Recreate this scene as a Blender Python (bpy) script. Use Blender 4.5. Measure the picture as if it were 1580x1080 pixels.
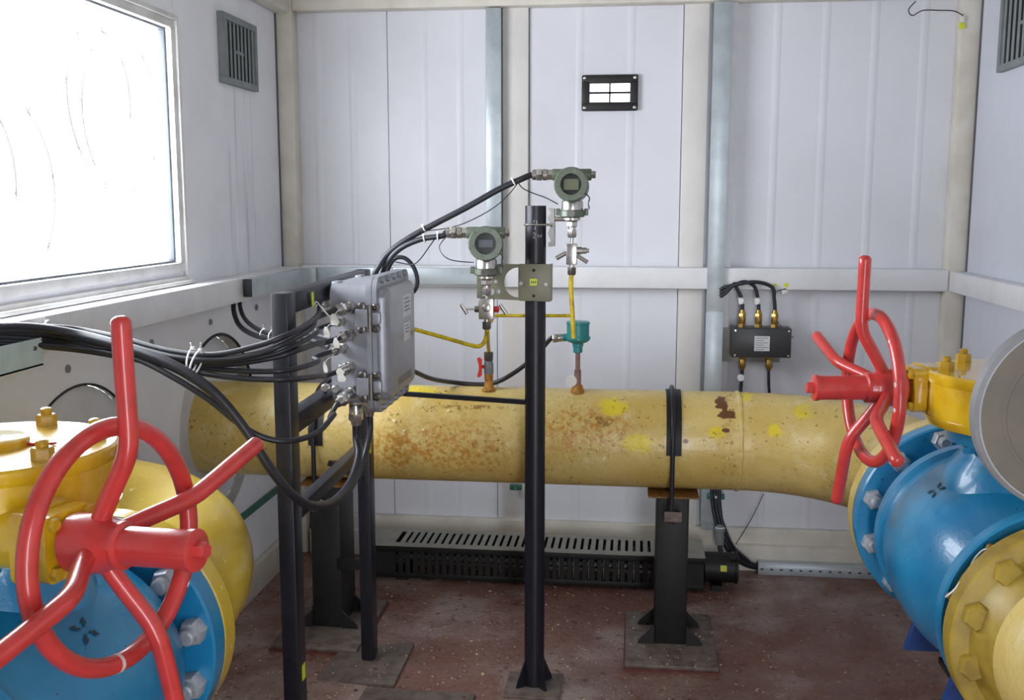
import bpy, bmesh, math, random
from mathutils import Vector, Matrix
random.seed(7)
PI = math.pi
for o in list(bpy.data.objects): bpy.data.objects.remove(o, do_unlink=True)
S = bpy.context.scene
COL = S.collection
# ------------------------------------------------------------------ camera, daylight, exposure
F_PX = 1585.0; YAW = math.radians(6.84); PITCH = math.radians(8.15); CAM_H = 1.48
cd = bpy.data.cameras.new('camera'); cam = bpy.data.objects.new('camera', cd); COL.objects.link(cam)
cd.sensor_width = 36.0; cd.lens = 36.0 * F_PX / 1580.0; cd.clip_start = 0.05
cam.location = (0, 0, CAM_H); cam.rotation_euler = (PI/2 - PITCH, 0, YAW)
S.camera = cam
W = bpy.data.worlds.new('overcast_sky'); S.world = W; W.use_nodes = True
bg = W.node_tree.nodes['Background']; bg.inputs[0].default_value = (0.89, 0.93, 1.0, 1); bg.inputs[1].default_value = 7.0
def portal(name, loc, rot, sx, sy):                     # steers sky light through an opening; gives off nothing itself
    l = bpy.data.lights.new(name, 'AREA'); l.shape = 'RECTANGLE'; l.size = sx; l.size_y = sy; l.cycles.is_portal = True
    o = bpy.data.objects.new(name, l); COL.objects.link(o); o.location = loc; o.rotation_euler = rot; return o
portal('window_portal', (-1.475, 2.437, 1.653), (0, -PI/2, 0), 0.73, 1.38)
portal('added_doorway_portal', (0.40, -.72, 1.03), (PI/2, 0, 0), 0.36, 2.04)
S.view_settings.view_transform = 'Standard'; S.view_settings.look = 'None'; S.view_settings.gamma = 1.0
S.view_settings.use_curve_mapping = False; S.view_settings.exposure = 1.38

# ------------------------------------------------------------------ measuring helpers (a sight line met with a real plane or pipe)
FW = Vector((-math.sin(YAW)*math.cos(PITCH), math.cos(YAW)*math.cos(PITCH), -math.sin(PITCH)))
RT = Vector((math.cos(YAW), math.sin(YAW), 0)); UP = RT.cross(FW); CP = Vector((0, 0, CAM_H))
def ray(x, y): return FW + RT*((x-790)/F_PX) - UP*((y-540)/F_PX)
def at(x, y, Y=None, X=None, Z=None):
    d = ray(x, y)
    t = (X-CP.x)/d.x if X is not None else (Z-CP.z)/d.z if Z is not None else (Y-CP.y)/d.y
    return CP + d*t

# ------------------------------------------------------------------ materials
def lin(c):
    f = lambda v: v/12.92 if v <= .04045 else ((v+.055)/1.055)**2.4
    return tuple(f(v/255.0) for v in c) + (1,)
class NT:
    def __init__(s, name):
        s.m = bpy.data.materials.new(name); s.m.use_nodes = True; s.t = s.m.node_tree
        s.b = s.t.nodes['Principled BSDF']
        s.pos = s.new('ShaderNodeNewGeometry').outputs['Position']
    def new(s, k, **kw):
        n = s.t.nodes.new(k)
        for a, v in kw.items(): setattr(n, a, v)
        return n
    def link(s, a, b):
        if hasattr(a, 'is_output'): s.t.links.new(a, b)
        else: b.default_value = a
    def math(s, op, a, b=0.0, clamp=False):
        n = s.new('ShaderNodeMath', operation=op, use_clamp=clamp); s.link(a, n.inputs[0]); s.link(b, n.inputs[1]); return n.outputs[0]
    def noise(s, scale, detail=3, rough=.55, vec=None, out='Fac'):
        n = s.new('ShaderNodeTexNoise'); n.inputs['Scale'].default_value = scale; n.inputs['Detail'].default_value = detail; n.inputs['Roughness'].default_value = rough
        s.t.links.new(vec or s.pos, n.inputs['Vector']); return n.outputs[out]
    def stretch(s, sc):
        n = s.new('ShaderNodeMapping'); n.inputs['Scale'].default_value = sc; s.t.links.new(s.pos, n.inputs['Vector']); return n.outputs[0]
    def ramp(s, fac, a, b):
        n = s.new('ShaderNodeMapRange'); n.interpolation_type = 'SMOOTHSTEP'
        s.link(fac, n.inputs[0]); n.inputs[1].default_value = a; n.inputs[2].default_value = b; return n.outputs[0]
    def mix(s, fac, a, b):
        n = s.new('ShaderNodeMix', data_type='RGBA'); s.link(fac, n.inputs[0]); s.link(a, n.inputs[6]); s.link(b, n.inputs[7]); return n.outputs[2]
    def blob(s, c, r, amt=.6, scale=40, soft=.15):
        n = s.new('ShaderNodeVectorMath', operation='SUBTRACT'); s.t.links.new(s.pos, n.inputs[0]); n.inputs[1].default_value = c
        d = s.new('ShaderNodeVectorMath', operation='DIVIDE'); s.t.links.new(n.outputs[0], d.inputs[0]); d.inputs[1].default_value = r
        l = s.new('ShaderNodeVectorMath', operation='LENGTH'); s.t.links.new(d.outputs[0], l.inputs[0])
        v = s.math('ADD', l.outputs['Value'], s.math('MULTIPLY', s.math('SUBTRACT', s.noise(scale, 4), .5), amt*2))
        return s.ramp(v, 1.0+soft, 1.0-soft)
    def bump(s, h, strength=.3, dist=.002):
        n = s.new('ShaderNodeBump'); n.inputs['Strength'].default_value = strength; n.inputs['Distance'].default_value = dist
        s.link(h, n.inputs['Height']); s.t.links.new(n.outputs[0], s.b.inputs['Normal'])
    def col(s, c): s.link(c, s.b.inputs['Base Color'])
    def set(s, rough=None, metal=None, **kw):
        if rough is not None: s.link(rough, s.b.inputs['Roughness'])
        if metal is not None: s.link(metal, s.b.inputs['Metallic'])
        for k, v in kw.items(): s.link(v, s.b.inputs[k.replace('_', ' ')])
        return s.m
M = {}
def paint(name, rgb, rough=.5, metal=0.0, var=.12, scale=18, bump=0.0, bscale=120, dark=None, coat=0.0):
    n = NT(name); c = lin(rgb); d = lin(dark) if dark else tuple(v*(1-var*2) for v in c[:3]) + (1,)
    n.col(n.mix(n.ramp(n.noise(scale, 4), .35, .75), c, d))
    if bump: n.bump(n.noise(bscale, 3), bump, .002)
    M[name] = n.set(rough, metal, **({'Coat_Weight': coat} if coat else {})); return M[name]
paint('panel_white', (224, 225, 231), .42, var=.03, scale=3)
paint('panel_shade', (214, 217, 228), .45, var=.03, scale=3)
paint('frame_cream', (224, 219, 208), .5, var=.06, scale=6, dark=(205, 197, 183))
paint('post_white', (226, 222, 218), .5, var=.04, scale=6)
paint('frame_white', (236, 236, 238), .5, var=.05, scale=8)  # rail white raised with the left wall panels to offset weak light
paint('window_white', (232, 231, 229), .4, var=.04, scale=9, dark=(205, 202, 196))
paint('ceiling_white', (158, 156, 150), .6, var=.05, scale=4)
paint('gasket_grey', (92, 98, 104), .6)
paint('core_grey', (176, 174, 170), .7)
paint('galvanised', (190, 199, 204), .36, metal=.3, var=.09, scale=14)
paint('galvanised_green', (196, 214, 213), .45, metal=.15, var=.08, scale=14)
paint('vent_grey', (128, 135, 136), .5, var=.10)
paint('vent_dark', (32, 33, 36), .7)
paint('black_paint', (28, 29, 39), .38, var=.18, scale=30, bump=.15)
paint('black_matt', (24, 23, 23), .55, var=.2, scale=20)
paint('heater_front', (20, 20, 20), .6, var=.2)
paint('heater_top_lit', (160, 158, 148), .55, var=.1)  # black heater's top greyed, the light on it put into the colour
paint('rubber', (20, 20, 22), .55, var=.1)
paint('cable_black', (38, 39, 46), .42, var=.12, scale=60)
paint('cable_tie', (232, 232, 232), .4, var=.02)
paint('tag_white', (224, 222, 214), .5, var=.04)
paint('label_white', (216, 219, 222), .5, var=.03)
paint('label_ink', (120, 122, 128), .6, var=.02)
paint('label_yellow', (214, 222, 52), .5, var=.04)
paint('enclosure_grey', (154, 156, 164), .34, metal=.3, var=.07, scale=22, bump=.12, bscale=160)
paint('steel', (196, 192, 186), .26, metal=.9, var=.07, scale=40)
paint('steel_dark', (120, 116, 112), .35, metal=.85, var=.1, scale=50)
paint('bolt_grey', (176, 180, 186), .42, metal=.3, var=.12, scale=60)
paint('brass', (176, 142, 78), .32, metal=.85, var=.08, scale=60)
paint('olive', (94, 104, 88), .34, var=.06, scale=30, coat=.2)
paint('olive_plate', (122, 120, 98), .42, var=.06, scale=30)
paint('display_dark', (46, 48, 46), .15, var=.02)
paint('display_lcd', (104, 108, 86), .2, var=.03)
paint('tube_yellow', (226, 200, 30), .35, var=.1, scale=40, dark=(178, 140, 20))
paint('stub_rust', (190, 130, 40), .6, var=.2, scale=70, dark=(120, 74, 26))
paint('teal', (42, 134, 134), .35, var=.08, scale=40)
paint('copper_pipe', (140, 104, 96), .45, var=.15, scale=60)
paint('box_black', (58, 58, 60), .38, var=.06)
paint('plate_grey', (172, 172, 164), .5, var=.06)
paint('red_paint', (204, 62, 58), .3, var=.10, scale=25, bump=.05, coat=.35)
paint('red_handle', (206, 44, 36), .4, var=.06)
paint('chip_white', (216, 200, 196), .5, var=.04)
paint('valve_yellow', (226, 186, 30), .26, var=.10, scale=16, bump=.05, coat=.9, dark=(204, 156, 20))
paint('bolt_yellow', (204, 164, 40), .35, var=.15, scale=50)
paint('blue_shaded', (24, 62, 128), .4, var=.12, scale=14)  # valve blue darkened for the feet, shade put into the colour
paint('arrow_ink', (30, 56, 78), .5)
paint('green_bar', (48, 112, 92), .5, var=.12)
paint('disc_metal', (104, 95, 82), .62, metal=.0, var=.12, scale=16, bump=.2, bscale=220, dark=(92, 86, 78))  # steel tone darkened to stand in for shade on the disc face
paint('disc_rim', (150, 150, 152), .5, metal=.4, var=.08)
paint('plate_steel', (124, 112, 104), .55, metal=.2, var=.15, scale=26, dark=(92, 76, 70))
paint('plate_red', (112, 58, 52), .6, var=.15, scale=26)
paint('rust_plate', (140, 98, 44), .6, var=.2, scale=60, dark=(92, 58, 30))
paint('wire_grey', (58, 55, 56), .5, var=.03)
paint('patch_grey', (222, 223, 226), .55, var=.05, scale=9)
paint('debris', (226, 206, 168), .8, var=.2, scale=300, dark=(190, 160, 118))

def blue():
    n = NT('valve_blue')
    c = n.mix(n.ramp(n.noise(7, 4), .3, .75), lin((34, 136, 182)), lin((28, 116, 164)))
    c = n.mix(n.ramp(n.noise(70, 4), .68, .74), c, lin((16, 70, 110)))
    n.col(c); n.bump(n.noise(130, 3), .18, .003); M['valve_blue'] = n.set(.3, 0.0, Coat_Weight=.3)
blue()
def glass():
    n = NT('glass'); t = n.t
    tr = n.new('ShaderNodeBsdfTransparent'); gl = n.new('ShaderNodeBsdfGlossy'); gl.inputs['Roughness'].default_value = .05
    mx = n.new('ShaderNodeMixShader'); mx.inputs[0].default_value = .06
    t.links.new(tr.outputs[0], mx.inputs[1]); t.links.new(gl.outputs[0], mx.inputs[2])
    t.links.new(mx.outputs[0], t.nodes['Material Output'].inputs[0]); M['glass'] = n.m
glass()
def lit():
    n = NT('lit_pane'); n.col((.9, .9, .95, 1)); n.set(.4, Emission_Color=(.93, .95, 1.0, 1), Emission_Strength=1.5); M['lit_pane'] = n.m
lit()
def floor_mat():
    n = NT('floor_paint')
    red = n.mix(n.noise(5, 4), lin((112, 72, 62)), lin((134, 96, 84)))
    dust = n.ramp(n.noise(2.3, 5, .6), .44, .66)
    c = n.mix(n.math('MULTIPLY', dust, .85), red, lin((164, 146, 138)))
    c = n.mix(n.ramp(n.noise(34, 4), .56, .70), c, lin((86, 58, 50)))
    c = n.mix(n.math('MULTIPLY', n.ramp(n.noise(120, 2), .62, .7), .6), c, lin((172, 146, 122)))
    n.col(c)
    wv = n.new('ShaderNodeTexVoronoi'); wv.inputs['Scale'].default_value = 55; n.t.links.new(n.pos, wv.inputs['Vector'])
    n.bump(n.math('ADD', n.math('MULTIPLY', wv.outputs['Distance'], .8), n.noise(90, 4)), .6, .004)
    M['floor_paint'] = n.set(n.ramp(n.noise(6, 3), .2, .9), 0.0); n.b.inputs['Roughness'].default_value = .5
floor_mat()
def streak_panel():
    n = NT('panel_streaked')
    base = n.mix(n.ramp(n.noise(3, 3), .35, .75), lin((238, 239, 244)), lin((228, 229, 235)))  # base lighter than the other walls, making up for missing light
    # run-off stains below the vent grille
    st = n.ramp(n.noise(1.0, 2, .5, n.stretch((1, 75, 1.4))), .56, .66)
    sep = n.new('ShaderNodeSeparateXYZ'); n.t.links.new(n.pos, sep.inputs[0]); y, z = sep.outputs[1], sep.outputs[2]
    my = n.math('MULTIPLY', n.ramp(y, 3.54, 3.58), n.ramp(y, 3.82, 3.76)); mz = n.math('MULTIPLY', n.ramp(z, 1.90, 1.86), n.ramp(z, 1.1, 1.35))
    st = n.math('MULTIPLY', n.math('MULTIPLY', st, .55), n.math('MULTIPLY', my, mz))
    n.col(n.mix(st, base, lin((150, 140, 138)))); M['panel_streaked'] = n.set(.42)
streak_panel()

# ------------------------------------------------------------------ mesh helpers
def frame_of(axis):
    a = Vector(axis).normalized(); h = Vector((0, 0, 1)) if abs(a.z) < .9 else Vector((1, 0, 0))
    u = h.cross(a).normalized(); return u, a.cross(u), a
class MB:
    def __init__(s): s.v = []; s.f = []
    def add(s, vs, fs):
        k = len(s.v); s.v += [Vector(p) for p in vs]; s.f += [tuple(i+k for i in f) for f in fs]; return s
    def box(s, lo, hi, Mx=None, bev=0.0):
        (x0, y0, z0), (x1, y1, z1) = lo, hi
        if bev > 0:
            bm = bmesh.new(); bmesh.ops.create_cube(bm, size=1)
            for v in bm.verts: v.co = Vector(((x0+x1)/2+v.co.x*(x1-x0), (y0+y1)/2+v.co.y*(y1-y0), (z0+z1)/2+v.co.z*(z1-z0)))
            bmesh.ops.bevel(bm, geom=bm.edges[:], offset=bev, segments=2, affect='EDGES', profile=.5)
            bm.verts.index_update(); vs = [v.co.copy() for v in bm.verts]; fs = [tuple(v.index for v in f.verts) for f in bm.faces]; bm.free()
        else:
            vs = [Vector(p) for p in ((x0,y0,z0),(x1,y0,z0),(x1,y1,z0),(x0,y1,z0),(x0,y0,z1),(x1,y0,z1),(x1,y1,z1),(x0,y1,z1))]
            fs = [(0,3,2,1),(4,5,6,7),(0,1,5,4),(1,2,6,5),(2,3,7,6),(3,0,4,7)]
        if Mx is not None: vs = [Mx @ v for v in vs]
        return s.add(vs, fs)
    def bar(s, p0, p1, w, h, up=(0, 0, 1), bev=0.0):
        p0, p1 = Vector(p0), Vector(p1); d = p1-p0; a = d.normalized(); r = a.cross(Vector(up)).normalized(); u = r.cross(a)
        Mx = Matrix(((r.x, a.x, u.x, p0.x), (r.y, a.y, u.y, p0.y), (r.z, a.z, u.z, p0.z), (0, 0, 0, 1)))
        return s.box((-w/2, 0, -h/2), (w/2, d.length, h/2), Mx, bev)
    def lathe(s, org, axis, prof, n=32, caps=True, ph=0.0):
        """prof: list of (distance along axis, radius)"""
        u, w, a = frame_of(axis); org = Vector(org); vs = []; fs = []
        for t, r in prof:
            for i in range(n):
                q = 2*PI*i/n + ph; vs.append(org + a*t + (u*math.cos(q) + w*math.sin(q))*r)
        m = len(prof)
        for j in range(m-1):
            for i in range(n):
                k = (i+1) % n; fs.append((j*n+i, j*n+k, (j+1)*n+k, (j+1)*n+i))
        if caps:
            fs.append(tuple(reversed(range(n)))); fs.append(tuple((m-1)*n+i for i in range(n)))
        return s.add(vs, fs)
    def cyl(s, p0, p1, r0, r1=None, n=24):
        p0, p1 = Vector(p0), Vector(p1); r1 = r0 if r1 is None else r1; return s.lathe(p0, p1-p0, [(0, r0), ((p1-p0).length, r1)], n)
    def tube(s, pts, r, n=10, closed=False, caps=True, rs=None):
        pts = [Vector(p) for p in pts]; m = len(pts); vs = []; fs = []
        tan = []
        for i in range(m):
            a = pts[(i-1) % m] if (closed or i > 0) else pts[i]; b = pts[(i+1) % m] if (closed or i < m-1) else pts[i]
            tan.append((b-a).normalized())
        u = frame_of(tan[0])[0]
        for i in range(m):
            u = (u - tan[i]*u.dot(tan[i])).normalized(); w = tan[i].cross(u); rr = rs[i] if rs else r
            for k in range(n):
                q = 2*PI*k/n; vs.append(pts[i] + (u*math.cos(q) + w*math.sin(q))*rr)
        for i in range(m if closed else m-1):
            j = (i+1) % m
            for k in range(n):
                l = (k+1) % n; fs.append((i*n+k, i*n+l, j*n+l, j*n+k))
        if not closed and caps: fs.append(tuple(reversed(range(n)))); fs.append(tuple((m-1)*n+k for k in range(n)))
        return s.add(vs, fs)
    def prism(s, poly, org, ex, ey, depth):
        """polygon in plane (ex, ey) pushed along ex x ey by depth"""
        org, ex, ey = Vector(org), Vector(ex), Vector(ey); nz = ex.cross(ey).normalized()*depth; n = len(poly)
        a = [org + ex*x + ey*y for x, y in poly]; b = [p + nz for p in a]
        fs = [tuple(reversed(range(n))), tuple(range(n, 2*n))] + [(i, (i+1) % n, n+(i+1) % n, n+i) for i in range(n)]
        return s.add(a+b, fs)
    def hexnut(s, p, axis, r, h, ph=0.0):
        return s.lathe(p, axis, [(0, r), (h*.82, r), (h, r*.86)], 6, True, ph)
    def mesh(s, name, mat, Mx=None, center=None):
        vs = [Mx @ v for v in s.v] if Mx is not None else s.v
        c = Vector(center) if center is not None else Vector(((min(v.x for v in vs)+max(v.x for v in vs))/2, (min(v.y for v in vs)+max(v.y for v in vs))/2, (min(v.z for v in vs)+max(v.z for v in vs))/2))
        me = bpy.data.meshes.new(name); me.from_pydata([v-c for v in vs], [], s.f); me.validate()
        bm = bmesh.new(); bm.from_mesh(me); bmesh.ops.recalc_face_normals(bm, faces=bm.faces[:]); bm.to_mesh(me); bm.free()
        me.polygons.foreach_set('use_smooth', [True]*len(me.polygons)); me.set_sharp_from_angle(angle=math.radians(38))
        me.materials.append(M[mat]); return me, c
    def build(s, name, mat, parent=None, Mx=None):
        me, c = s.mesh(name, mat, Mx)
        o = bpy.data.objects.new(name, me); COL.objects.link(o); place(o, c, parent); return o
WL = {}
def place(o, c, parent):
    o.parent = parent; o.location = Vector(c) - (WL[parent.name] if parent else Vector()); WL[o.name] = Vector(c)
def inst(name, me, c, parent, rot=None):
    o = bpy.data.objects.new(name, me); COL.objects.link(o); place(o, c, parent)
    if rot is not None: o.rotation_euler = rot
    return o
def tag(o, label, cat, group=None):
    o['label'] = label; o['category'] = cat
    if group: o['group'] = group
    return o
def thing(name, loc, label, cat, group=None):
    o = bpy.data.objects.new(name, None); COL.objects.link(o); o.empty_display_size = .05; place(o, loc, None); return tag(o, label, cat, group)
def struct(o, label=None):
    o['kind'] = 'structure'
    if label: o['label'] = label
    return o
def smooth(pts, k=6, closed=False):
    pts = [Vector(p) for p in pts]; n = len(pts); out = []
    rng = range(n if closed else n-1)
    for i in rng:
        g = lambda j: pts[j % n] if closed else pts[max(0, min(n-1, j))]
        p0, p1, p2, p3 = g(i-1), g(i), g(i+1), g(i+2)
        for j in range(k):
            t = j/k; out.append(.5*((2*p1) + (p2-p0)*t + (2*p0-5*p1+4*p2-p3)*t*t + (3*p1-p0-3*p2+p3)*t**3))
    if not closed: out.append(pts[-1])
    return out
def torus_arc(c, ex, ey, R, a0, a1, k):
    c, ex, ey = Vector(c), Vector(ex), Vector(ey); return [c + (ex*math.cos(a0+(a1-a0)*i/k) + ey*math.sin(a0+(a1-a0)*i/k))*R for i in range(k+1)]
# ------------------------------------------------------------------ the room
XL, XR, YB, YF, ZC = -1.44, 1.25, 4.16, -0.7, 2.42      # inner panel faces; the front end has an unseen, added doorway
RZ0, RZ1 = 1.145, 1.228                                # girt rail
struct(MB().box((XL-.1, YF, -.08), (XR+.1, YB+.1, 0)).build('floor', 'floor_paint'))
struct(MB().box((XL-.1, YF, ZC), (XR+.1, YB+.1, ZC+.06)).build('ceiling', 'ceiling_white'))
wb = struct(MB().box((XL-.1, YB+.006, 0), (XR+.1, YB+.08, ZC)).build('wall_back', 'gasket_grey'))
xs = [XL, -1.003, -.56, -.43, .17, .345, XR]
for x0, x1 in zip(xs[:-1], xs[1:]):
    b = MB(); z0, z1 = 0.0, ZC
    b.box((x0+.0015, YB, z0), (x1-.0015, YB+.006, z1))
    w = x1-x0
    if w > .25:                                          # shallow stiffening ribs rolled into the sheet
        nr = 4 if w > .8 else 2
        for k in range(1, nr+1):
            xr = x0 + w*k/(nr+1)
            b.prism([(-.016, 0), (-.008, .0022), (.008, .0022), (.016, 0)], (xr, YB, z0), (1, 0, 0), (0, -1, 0), -(z1-z0))
    b.build('panel', 'panel_white', wb)
# left wall with its window opening
WY0, WY1, WZ0, WZ1 = 1.72, 3.155, 1.262, 2.045
HOLES = ((2.48, .685, .322), (3.39, .70, .325))           # openings where the two pipes leave
def holed_slab(x0, x1, y0, y1, z0, z1, holes, n=48):
    from mathutils.geometry import tessellate_polygon
    b = MB(); loops = [[Vector((0, y0, z0)), Vector((0, y1, z0)), Vector((0, y1, z1)), Vector((0, y0, z1))]]
    for (yc, zc, R) in holes: loops.append([Vector((0, yc+R*math.cos(2*PI*i/n), zc+R*math.sin(2*PI*i/n))) for i in range(n)])
    flat = [v for l in loops for v in l]; N = len(flat); tris = tessellate_polygon(loops)
    vs = [Vector((x0, v.y, v.z)) for v in flat] + [Vector((x1, v.y, v.z)) for v in flat]
    fs = [tuple(t) for t in tris] + [tuple(i+N for i in t) for t in tris]; k = 0
    for l in loops:
        m = len(l); fs += [(k+i, k+(i+1) % m, N+k+(i+1) % m, N+k+i) for i in range(m)]; k += m
    return b.add(vs, fs)
b = holed_slab(XL-.085, XL-.006, YF, YB, 0, WZ0, HOLES)
b.box((XL-.08, YF, WZ1), (XL-.006, YB, ZC)).box((XL-.08, YF, WZ0), (XL-.006, WY0, WZ1)).box((XL-.08, WY1, WZ0), (XL-.006, YB, WZ1))
wl = struct(b.build('wall_left', 'core_grey'))
for (y0, y1, z0, z1, hl) in ((YF, .3, 0, ZC, ()), (.3, 1.3, 0, ZC, ()), (1.3, YB, 0, RZ0+.03, HOLES), (1.3, WY0-.002, RZ0+.03, ZC, ()), (WY0, WY1, WZ1, ZC, ()), (WY0, WY1, RZ0+.03, WZ0, ()), (WY1+.002, YB, RZ0+.03, ZC, ())):
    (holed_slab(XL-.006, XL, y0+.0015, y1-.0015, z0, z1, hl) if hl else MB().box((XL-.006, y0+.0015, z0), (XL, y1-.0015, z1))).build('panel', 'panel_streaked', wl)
wr = struct(MB().box((XR+.006, YF, 0), (XR+.08, YB, ZC)).build('wall_right', 'gasket_grey'))
ys = [YF, .5, 1.6, 2.7, YB]
for y0, y1 in zip(ys[:-1], ys[1:]): MB().box((XR, y0+.0015, 0), (XR+.006, y1-.0015, ZC)).build('panel', 'panel_shade', wr)
struct(MB().box((XL-.1, YF-.08, 0), (.22, YF, ZC)).box((.58, YF-.08, 0), (XR+.1, YF, ZC)).box((.22, YF-.08, 2.05), (.58, YF, ZC)).build('wall_front', 'panel_white'))  # narrow unseen doorway behind the camera, added to let in frontal light
# frame members: corner columns, posts, rails, base and top beams
def trim(name, lo, hi, mat='frame_cream', bev=.004): return struct(MB().box(lo, hi, None, bev).build(name, mat))
trim('trim_1', (XL+.002, 4.09, 0), (-1.372, YB-.001, ZC))
trim('trim_2', (1.18, 4.09, 0), (XR-.002, YB-.001, ZC))
trim('trim_3', (-.535, 4.142, 0), (-.432, YB-.001, ZC), 'post_white')
trim('trim_4', (.172, 4.142, 0), (.268, YB-.001, ZC), 'post_white')
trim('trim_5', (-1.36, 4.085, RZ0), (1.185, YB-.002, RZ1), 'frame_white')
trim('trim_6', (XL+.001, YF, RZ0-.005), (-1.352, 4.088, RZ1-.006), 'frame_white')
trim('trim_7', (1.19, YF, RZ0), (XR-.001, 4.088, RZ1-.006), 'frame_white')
trim('trim_8', (XL+.001, YF, 2.225), (-1.38, 4.088, ZC-.001))
trim('trim_9', (1.19, YF, 2.225), (XR-.001, 4.088, ZC-.001))
trim('trim_10', (-1.37, 4.09, 2.235), (1.18, YB-.002, ZC-.001))
struct(MB().box((XL, 4.078, .118), (XL+.003, 4.0895, 2.225)).build('trim_12', 'gasket_grey'))
struct(MB().box((XR-.003, 4.078, .118), (XR, 4.0895, 2.225)).build('trim_13', 'gasket_grey'))
def base(name, x, y, mat='frame_cream'): return struct(MB().box(x, y, None, .006).build(name, mat))
b = MB().box((-1.36, 4.09, .0), (1.18, YB-.002, .105), None, .004); b.box((-1.36, 4.125, .10), (1.18, YB-.002, .165), None, .004)
struct(b.build('baseboard_back', 'frame_cream'))
b = MB().box((XL+.001, YF, 0), (-1.408, 4.088, .118), None, .006)
struct(b.build('baseboard_left', 'frame_cream'))
struct(MB().box((1.215, YF, 0), (XR-.001, 4.088, .118), None, .006).build('baseboard_right', 'frame_cream'))
# window
w1 = struct(MB().box((XL-.03, WY0+.03, WZ0+.028), (XL-.026, WY1-.03, WZ1-.028)).build('window_1', 'glass'))
def rect_frame(x0, x1, y0, y1, z0, z1, t):
    return MB().box((x0, y0, z0), (x1, y1, z0+t), None, .003).box((x0, y0, z1-t), (x1, y1, z1), None, .003).box((x0, y0, z0+t), (x1, y0+t, z1-t), None, .003).box((x0, y1-t, z0+t), (x1, y1, z1-t), None, .003)
rect_frame(XL-.06, XL+.006, WY0, WY1, WZ0, WZ1, .03).build('window_frame', 'window_white', w1)
rect_frame(XL-.001, XL+.014, WY0-.05, WY1+.012, WZ0-.03, WZ1+.012, .016).build('frame_lip', 'window_white', w1)
rect_frame(XL-.036, XL-.012, WY0+.028, WY1-.028, WZ0+.026, WZ1-.026, .011).build('gasket', 'gasket_grey', w1)
MB().box((XL, WY0-.05, RZ1-.004), (XL+.03, WY1+.02, WZ0-.026), None, .004).build('window_sill', 'window_white', w1)

# round cover plates set back in the openings where the pipes leave through the left wall
for (yc, zc, R), gap, lab in zip(HOLES, (.5, 1.0), ('round grey cover plate in left wall behind the yellow valve gearbox', 'round cover plate in left wall around the end of the long pipe')):
    t = thing('wall_cover_plate', (XL-.08, yc, zc-R), lab, 'cover plate', 'wall cover plates')
    dx = -.012 if gap == .5 else -.045
    MB().lathe((XL+dx, yc, zc), (1, 0, 0), [(-.004, .002), (.001, .002), (.001, R-.003), (-.004, R-.001)], 56, False).build('plate', 'patch_grey', t)
    a0, a1 = (PI*.05, PI*.62) if gap == 1.0 else (PI*.24, PI*.66)
    MB().tube(torus_arc((XL+.001, yc, zc), (0, 1, 0), (0, 0, 1), R+.001, a0, a1, 40), .0055 if gap == 1 else .0035, 6).build('edge_arc', 'rubber', t)  # dark arc along part of the opening's edge
# small screws in the left wall
for px in ((104, 569), (324, 497), (395, 474), (233, 529)):
    p = at(*px, X=XL); b = MB(); b.lathe(p, (1, 0, 0), [(0, .011), (.004, .011), (.007, .006)], 10)
    b.build('screw_head', 'vent_grey', wl)

# vent grilles
def vent(x, s, y0, y1, z0, z1, label):
    t = thing('vent_grille', (x, (y0+y1)/2, z0), label, 'vent', 'wall vent grilles')
    d = .02*s
    def bx(a, b_, c, e, dx0, dx1, nm, mt):
        return MB().box((min(x+dx0*s, x+dx1*s), a, c), (max(x+dx0*s, x+dx1*s), b_, e), None, .0015).build(nm, mt, t)
    bx(y0+.01, y1-.01, z0+.01, z1-.01, .001, .003, 'backing', 'vent_dark')
    f = .023
    for (a, b_, c, e) in ((y0, y1, z0, z0+f), (y0, y1, z1-f, z1), (y0, y0+f, z0+f, z1-f), (y1-f, y1, z0+f, z1-f)): bx(a, b_, c, e, 0, .022, 'frame_rail', 'vent_grey')
    n = 8; w = (y1-y0-2*f)/n
    for k in range(n): bx(y0+f+w*k+w*.24, y0+f+w*k+w*.76, z0+f, z1-f, .0165, .019, 'slat', 'vent_grey')
    bx((y0+y1)/2-.05, (y0+y1)/2+.03, (z0+z1)/2-.008, (z0+z1)/2+.004, .014, .02, 'slide_lever', 'vent_grey')
vent(XL, 1, 3.50, 3.825, 1.893, 2.132, 'grey slatted vent grille high on left wall beside the window')
vent(XR, -1, 3.42, 3.83, 1.925, 2.20, 'grey slatted vent grille at top of right wall')

# black framed light unit on the back wall
LX0, LX1, LZ0, LZ1 = -.221, -.001, 1.838, 1.976
t = thing('wall_light', ((LX0+LX1)/2, YB, LZ0), 'black framed rectangular wall light with four glowing panes', 'wall light')
def rr(w, h, r, k=5):
    out = []
    for cx, cy, a in ((w/2-r, h/2-r, 0), (-w/2+r, h/2-r, PI/2), (-w/2+r, -h/2+r, PI), (w/2-r, -h/2+r, 1.5*PI)):
        out += [(cx+r*math.cos(a+PI/2*i/k), cy+r*math.sin(a+PI/2*i/k)) for i in range(k+1)]
    return out
cx, cz = (LX0+LX1)/2, (LZ0+LZ1)/2
b = MB().prism(rr(.22, .138, .014), (cx, YB, cz), (1, 0, 0), (0, 0, 1), .006); b.build('back_plate', 'black_matt', t)
b = MB()
b.box((LX0, YB-.022, LZ1-.034), (LX1, YB-.004, LZ1), None, .006).box((LX0, YB-.022, LZ0), (LX1, YB-.004, LZ0+.034), None, .006)
b.box((LX0, YB-.022, LZ0+.02), (LX0+.032, YB-.004, LZ1-.02), None, .006).box((LX1-.032, YB-.022, LZ0+.02), (LX1, YB-.004, LZ1-.02), None, .006)
b.box((cx-.003, YB-.02, LZ0+.02), (cx+.003, YB-.005, LZ1-.02)).box((LX0+.02, YB-.02, cz-.004), (LX1-.02, YB-.005, cz+.004))
b.build('frame', 'black_matt', t)
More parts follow.
